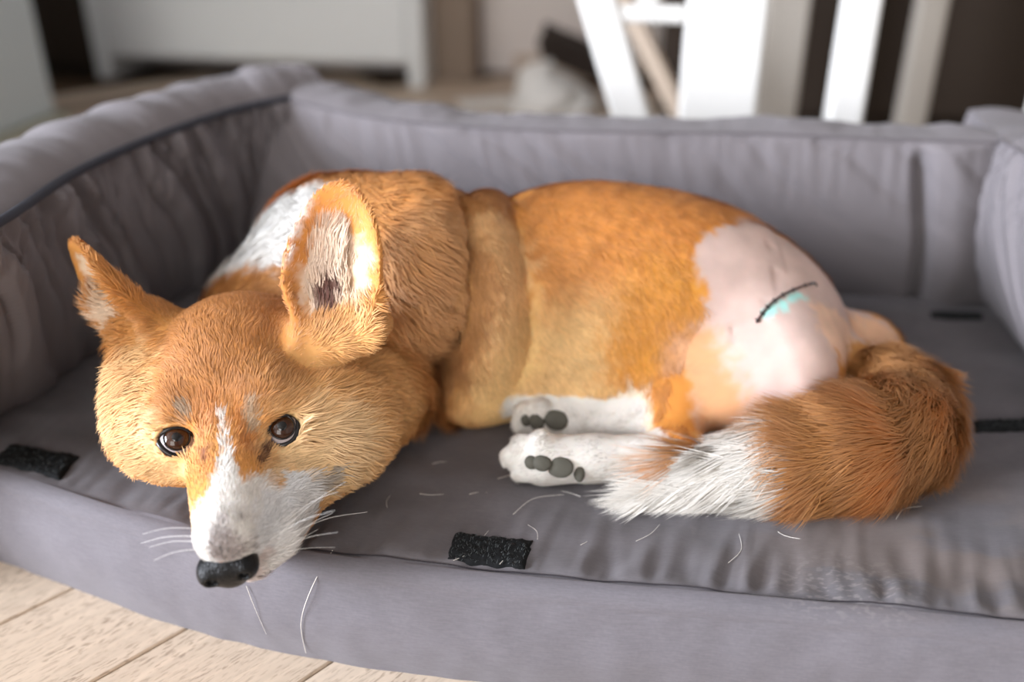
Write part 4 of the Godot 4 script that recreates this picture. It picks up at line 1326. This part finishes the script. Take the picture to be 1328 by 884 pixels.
func build_eye(dog: Node3D, at: Vector3, out: Vector3, gaze: Vector3, up: Vector3, inner: float) -> void:
	# inner: +1 when the corner by the nose lies to the right of the picture
	var x := up.cross(out).normalized().rotated(out, -0.5 * inner)
	var y := out.cross(x)
	var xf := Transform3D(Basis(x, y, out), at)
	var r := 0.0116
	var ball := part("eye", sheet(40, 24, func(u: float, v: float) -> Vector3:
		return Vector3(sin(v * PI) * cos(u * TAU), sin(v * PI) * sin(u * TAU), cos(v * PI)) * r), plain(srgb(188, 178, 180), 0.08, 0.5), dog, xf)
	ball.set_meta("label", "moist eyeball")
	var gx := up.cross(gaze).normalized()
	var g := xf.affine_inverse() * Transform3D(Basis(gx, gaze.cross(gx), gaze), at)
	var iris := plain(srgb(56, 30, 15), 0.05, 0.5)
	part("iris", cap_mesh(r + 0.00012, 0.66, 0.0005), iris, ball, g)
	part("pupil", cap_mesh(r + 0.0002, 0.36, 0.00062), plain(srgb(8, 6, 6), 0.04, 0.6), ball, g)
	part("iris_rim", ring_on_ball(r + 0.0002, 0.66, 0.0006), plain(srgb(22, 14, 10), 0.1, 0.5), ball, g)
	# eyelid margin: an almond ring lying on the ball
	var lid := []
	for k in 33:
		var t := TAU * k / 32.0
		var cx := cos(t)
		var sy := sin(t)
		var px := 0.0108 * cx
		var py := (0.0080 if sy > 0.0 else 0.0086) * sy * (1.0 - 0.25 * cx * cx) + 0.0004
		if cx * inner > 0.8:
			px += inner * 0.0022 * (cx * inner - 0.8) / 0.2
			py -= 0.0022 * (cx * inner - 0.8) / 0.2
		var pz := sqrt(maxf(r * r - px * px - py * py, 0.000018)) + 0.0002
		lid.append(Vector3(px, py, pz))
	part("eyelid", tube_mesh(lid, 0.0019, 0.0019, 96, 8, true), plain(srgb(20, 15, 14), 0.28, 0.5), dog, xf)

func ring_on_ball(r: float, angle: float, thick: float) -> ArrayMesh:
	var p := []
	for k in 25:
		var t := TAU * k / 24.0
		p.append(Vector3(sin(angle) * cos(t), sin(angle) * sin(t), cos(angle)) * r)
	return tube_mesh(p, thick, thick, 48, 6, true)

func build_face(dog: Node3D) -> void:
	var up := head.y
	var to := Vector3(0, 0.455, 0)
	var el := Vector3(-0.1995, 0.1548, -0.4667)
	var er := Vector3(-0.1383, 0.1567, -0.4758)
	build_eye(dog, el, Vector3(0.3384, 0.509, 0.7915), ((to - el).normalized() + up * 0.30 + head.x * 0.06).normalized(), up, 1.0)
	build_eye(dog, er, Vector3(0.2392, 0.5158, 0.8227), ((to - er).normalized() + up * 0.32 + head.x * 0.02).normalized(), up, -1.0)
	# nose: its own solid, wet and pebbled
	pieces.clear()
	var c := Vector3(-0.1552, 0.118, -0.3957)
	var f := head.z
	egg(c - f * 0.004 + head.y * 0.001, Vector3(0.0158, 0.0105, 0.011), head, 0.0)
	egg(c - f * 0.006 - head.y * 0.006, Vector3(0.0115, 0.009, 0.010), head, 0.004)
	for s in [-1.0, 1.0]:
		egg(c + head.x * s * 0.0100 - f * 0.001 - head.y * 0.0005, Vector3(0.0068, 0.0078, 0.0085), head, 0.003)
	for s in [-1.0, 1.0]:
		egg(c + head.x * s * 0.0088 + f * 0.0072 - head.y * 0.0025, Vector3(0.0032, 0.0026, 0.005), head, 0.002, true)
	limb(c + f * 0.0085 - head.y * 0.003, c + f * 0.003 - head.y * 0.014, 0.0009, 0.0009, 0.002, true)
	var net := nets(c - Vector3(0.022, 0.022, 0.022), c + Vector3(0.022, 0.022, 0.022), 0.0009)
	var nm := plain(srgb(11, 11, 13), 0.36, 0.36)
	nm.heightmap_enabled = true
	nm.heightmap_texture = noise_tex(0.09, 256, 41, Color(0, 0, 0), Color(1, 1, 1), 2)
	nm.heightmap_scale = 0.06
	nm.uv1_triplanar = true
	nm.uv1_scale = Vector3(30, 30, 30)
	var nose := part("nose", smooth_mesh(net[0], net[1]), nm, dog)
	nose.set_meta("label", "black moist nose")
	# paw pads
	var pad := plain(srgb(92, 90, 82), 0.7, 0.3)
	for q in [[Vector3(0.0321, 0.1063, -0.5103), 0.0090, 0.0070], [Vector3(0.0203, 0.1098, -0.5096), 0.0062, 0.0052], [Vector3(0.0133, 0.1092, -0.5114), 0.0045, 0.0045], [Vector3(0.0452, 0.1002, -0.512), 0.0035, 0.0060], [Vector3(0.0317, 0.111, -0.5621), 0.0085, 0.0072], [Vector3(0.0181, 0.1095, -0.5624), 0.0055, 0.0062], [Vector3(0.0104, 0.1095, -0.5645), 0.0035, 0.0045]]:
		var a: Vector3 = q[0]
		var z := (to - a).normalized()
		var x := Vector3.UP.cross(z).normalized()
		var bs := Basis(x, z.cross(x), z)
		pieces.clear()
		egg(a, Vector3(q[1], q[2], 0.0026), bs, 0.0)
		egg(a - x * q[1] * 0.4 + bs.y * q[2] * 0.2, Vector3(q[1] * 0.6, q[2] * 0.7, 0.0024), bs, 0.003)
		var pn := nets(a - Vector3(0.015, 0.015, 0.015), a + Vector3(0.015, 0.015, 0.015), 0.0011)
		part("paw_pad", smooth_mesh(pn[0], pn[1]), pad, dog)
	# whiskers
	var wh := plain(srgb(235, 232, 228), 0.4, 0.5)
	var r := RandomNumberGenerator.new()
	r.seed = 6
	for q in [[Vector3(-0.1349, 0.1252, -0.4117), 0.05], [Vector3(-0.1302, 0.1247, -0.4191), 0.055], [Vector3(-0.1282, 0.1279, -0.4255), 0.05], [Vector3(-0.1326, 0.1144, -0.415), 0.05], [Vector3(-0.1381, 0.1131, -0.4099), 0.042], [Vector3(-0.1272, 0.1153, -0.4205), 0.046], [Vector3(-0.1378, 0.1044, -0.4136), 0.035], [Vector3(-0.1253, 0.1204, -0.4246), 0.052]]:
		var a: Vector3 = q[0]
		var d := (head.x * 0.95 + head.y * r.randf_range(-0.2, 0.5) + head.z * r.randf_range(-0.7, 0.3)).normalized()
		var e: Vector3 = a + d * q[1] * r.randf_range(0.7, 1.0)
		e.y = maxf(e.y, MAT_TOP + 0.004)
		part("whisker", tube_mesh([a, a.lerp(e, 0.5) + Vector3(0, 0.003, 0), e], 0.00016, 0.00006, 14, 5), wh, dog)
	for q in [[Vector3(-0.172, 0.1402, -0.4028), 0.03], [Vector3(-0.1728, 0.1365, -0.4009), 0.034], [Vector3(-0.1701, 0.1358, -0.3972), 0.03], [Vector3(-0.1694, 0.1319, -0.3956), 0.026]]:
		var a: Vector3 = q[0]
		var d := (-head.x * 0.95 + head.y * r.randf_range(-0.15, 0.35) + head.z * r.randf_range(-0.5, 0.5)).normalized()
		var e: Vector3 = a + d * q[1]
		part("whisker", tube_mesh([a, a.lerp(e, 0.5) + Vector3(0, 0.002, 0), e], 0.00016, 0.00006, 14, 5), wh, dog)
	# the sutured cut on the hip
	var cut := [Vector3(0.1708, 0.1774, -0.5841), Vector3(0.1751, 0.1819, -0.5885), Vector3(0.1812, 0.1866, -0.5938), Vector3(0.1904, 0.1898, -0.6013), Vector3(0.2027, 0.191, -0.6109), Vector3(0.2178, 0.1895, -0.6244)]
	var lift := []
	for p in cut: lift.append(p + (to - p).normalized() * 0.0004)
	var suture := part("sutured_cut", tube_mesh(lift, 0.0009, 0.0009, 60, 6), plain(srgb(74, 56, 56), 0.5, 0.4), dog)
	var thread := plain(srgb(20, 26, 28), 0.5, 0.4)
	for k in 7:
		var p := spline(lift, (k + 0.5) / 7.0)
		var q := spline(lift, (k + 0.6) / 7.0)
		var z := (to - p).normalized()
		var x := (q - p).normalized()
		var y := z.cross(x)
		part("stitch", tube_mesh([p - y * 0.0022 - z * 0.0006, p + z * 0.0011, p + y * 0.0022 - z * 0.0006], 0.0005, 0.0005, 12, 6), thread, suture)
	var kp := lift[5] as Vector3
	part("knot", tube_mesh([kp, kp + Vector3(0.003, 0.0015, 0.002), kp + Vector3(0.005, -0.001, 0.002)], 0.0009, 0.0006, 10, 6), thread, suture)

func build_hairs() -> void:
	# shed hairs lying on the bed
	var st := SurfaceTool.new()
	st.begin(Mesh.PRIMITIVE_TRIANGLES)
	var r := RandomNumberGenerator.new()
	r.seed = 15
	for q in [[Vector3(0.0021, 0.086, -0.5315), 26.0, 0.4], [Vector3(0.0183, 0.086, -0.4963), 40.0, 0.5], [Vector3(-0.0538, 0.086, -0.5091), 16.0, 0.0], [Vector3(-0.0211, 0.087, -0.4594), 22.0, 1.0], [Vector3(-0.0042, 0.087, -0.4483), 24.0, 1.3], [Vector3(-0.03, 0.087, -0.4447), 14.0, 0.7], [Vector3(-0.0812, 0.086, -0.5005), 14.0, 1.5], [Vector3(0.0856, 0.086, -0.4682), 24.0, 0.8], [Vector3(0.1359, 0.086, -0.4532), 30.0, 1.2], [Vector3(0.2587, 0.086, -0.488), 26.0, 0.5], [Vector3(0.1732, 0.086, -0.4682), 20.0, 2.4], [Vector3(-0.0227, 0.086, -0.5091), 12.0, 0.1], [Vector3(0.0393, 0.086, -0.5091), 14.0, 2.7], [Vector3(-0.0512, 0.086, -0.5457), 10.0, 0.2], [Vector3(0.0126, 0.086, -0.4682), 16.0, 2.0], [Vector3(0.0462, 0.086, -0.4606), 12.0, 0.9]]:
		var a: Vector3 = q[0]
		var d: Vector3 = Vector3(cos(q[2]), 0, -sin(q[2])) * q[1] * 0.001
		var b := Vector3(-d.z, 0, d.x) * r.randf_range(-0.25, 0.25)
		st.append_from(tube_mesh([a - d * 0.5, a + b, a + d * 0.5 + b * 0.3], 0.00022, 0.0001, 16, 5), 0, Transform3D.IDENTITY)
	# two long ones hang down the front of the mattress
	st.append_from(tube_mesh([mat_point(0.452, 0.23) + Vector3(0, 0.0008, 0), mat_point(0.446, 0.15) + Vector3(-0.001, 0, 0.002), mat_point(0.437, 0.09) + Vector3(0, 0, 0.0012), mat_point(0.434, 0.02) + Vector3(0, 0, 0.0016)], 0.0003, 0.0002, 30, 5), 0, Transform3D.IDENTITY)
	st.append_from(tube_mesh([mat_point(0.40, 0.13) + Vector3(0, 0, 0.001), mat_point(0.406, 0.10) + Vector3(0, 0, 0.0015), mat_point(0.41, 0.05) + Vector3(0, 0, 0.0012)], 0.00022, 0.0001, 20, 5), 0, Transform3D.IDENTITY)
	var o := part("shed_hairs", st.commit(), plain(srgb(226, 220, 212), 0.5, 0.4), self)
	tag(o, "loose pale dog hairs scattered over the grey mattress in front of the dog", "hair", "", "stuff")
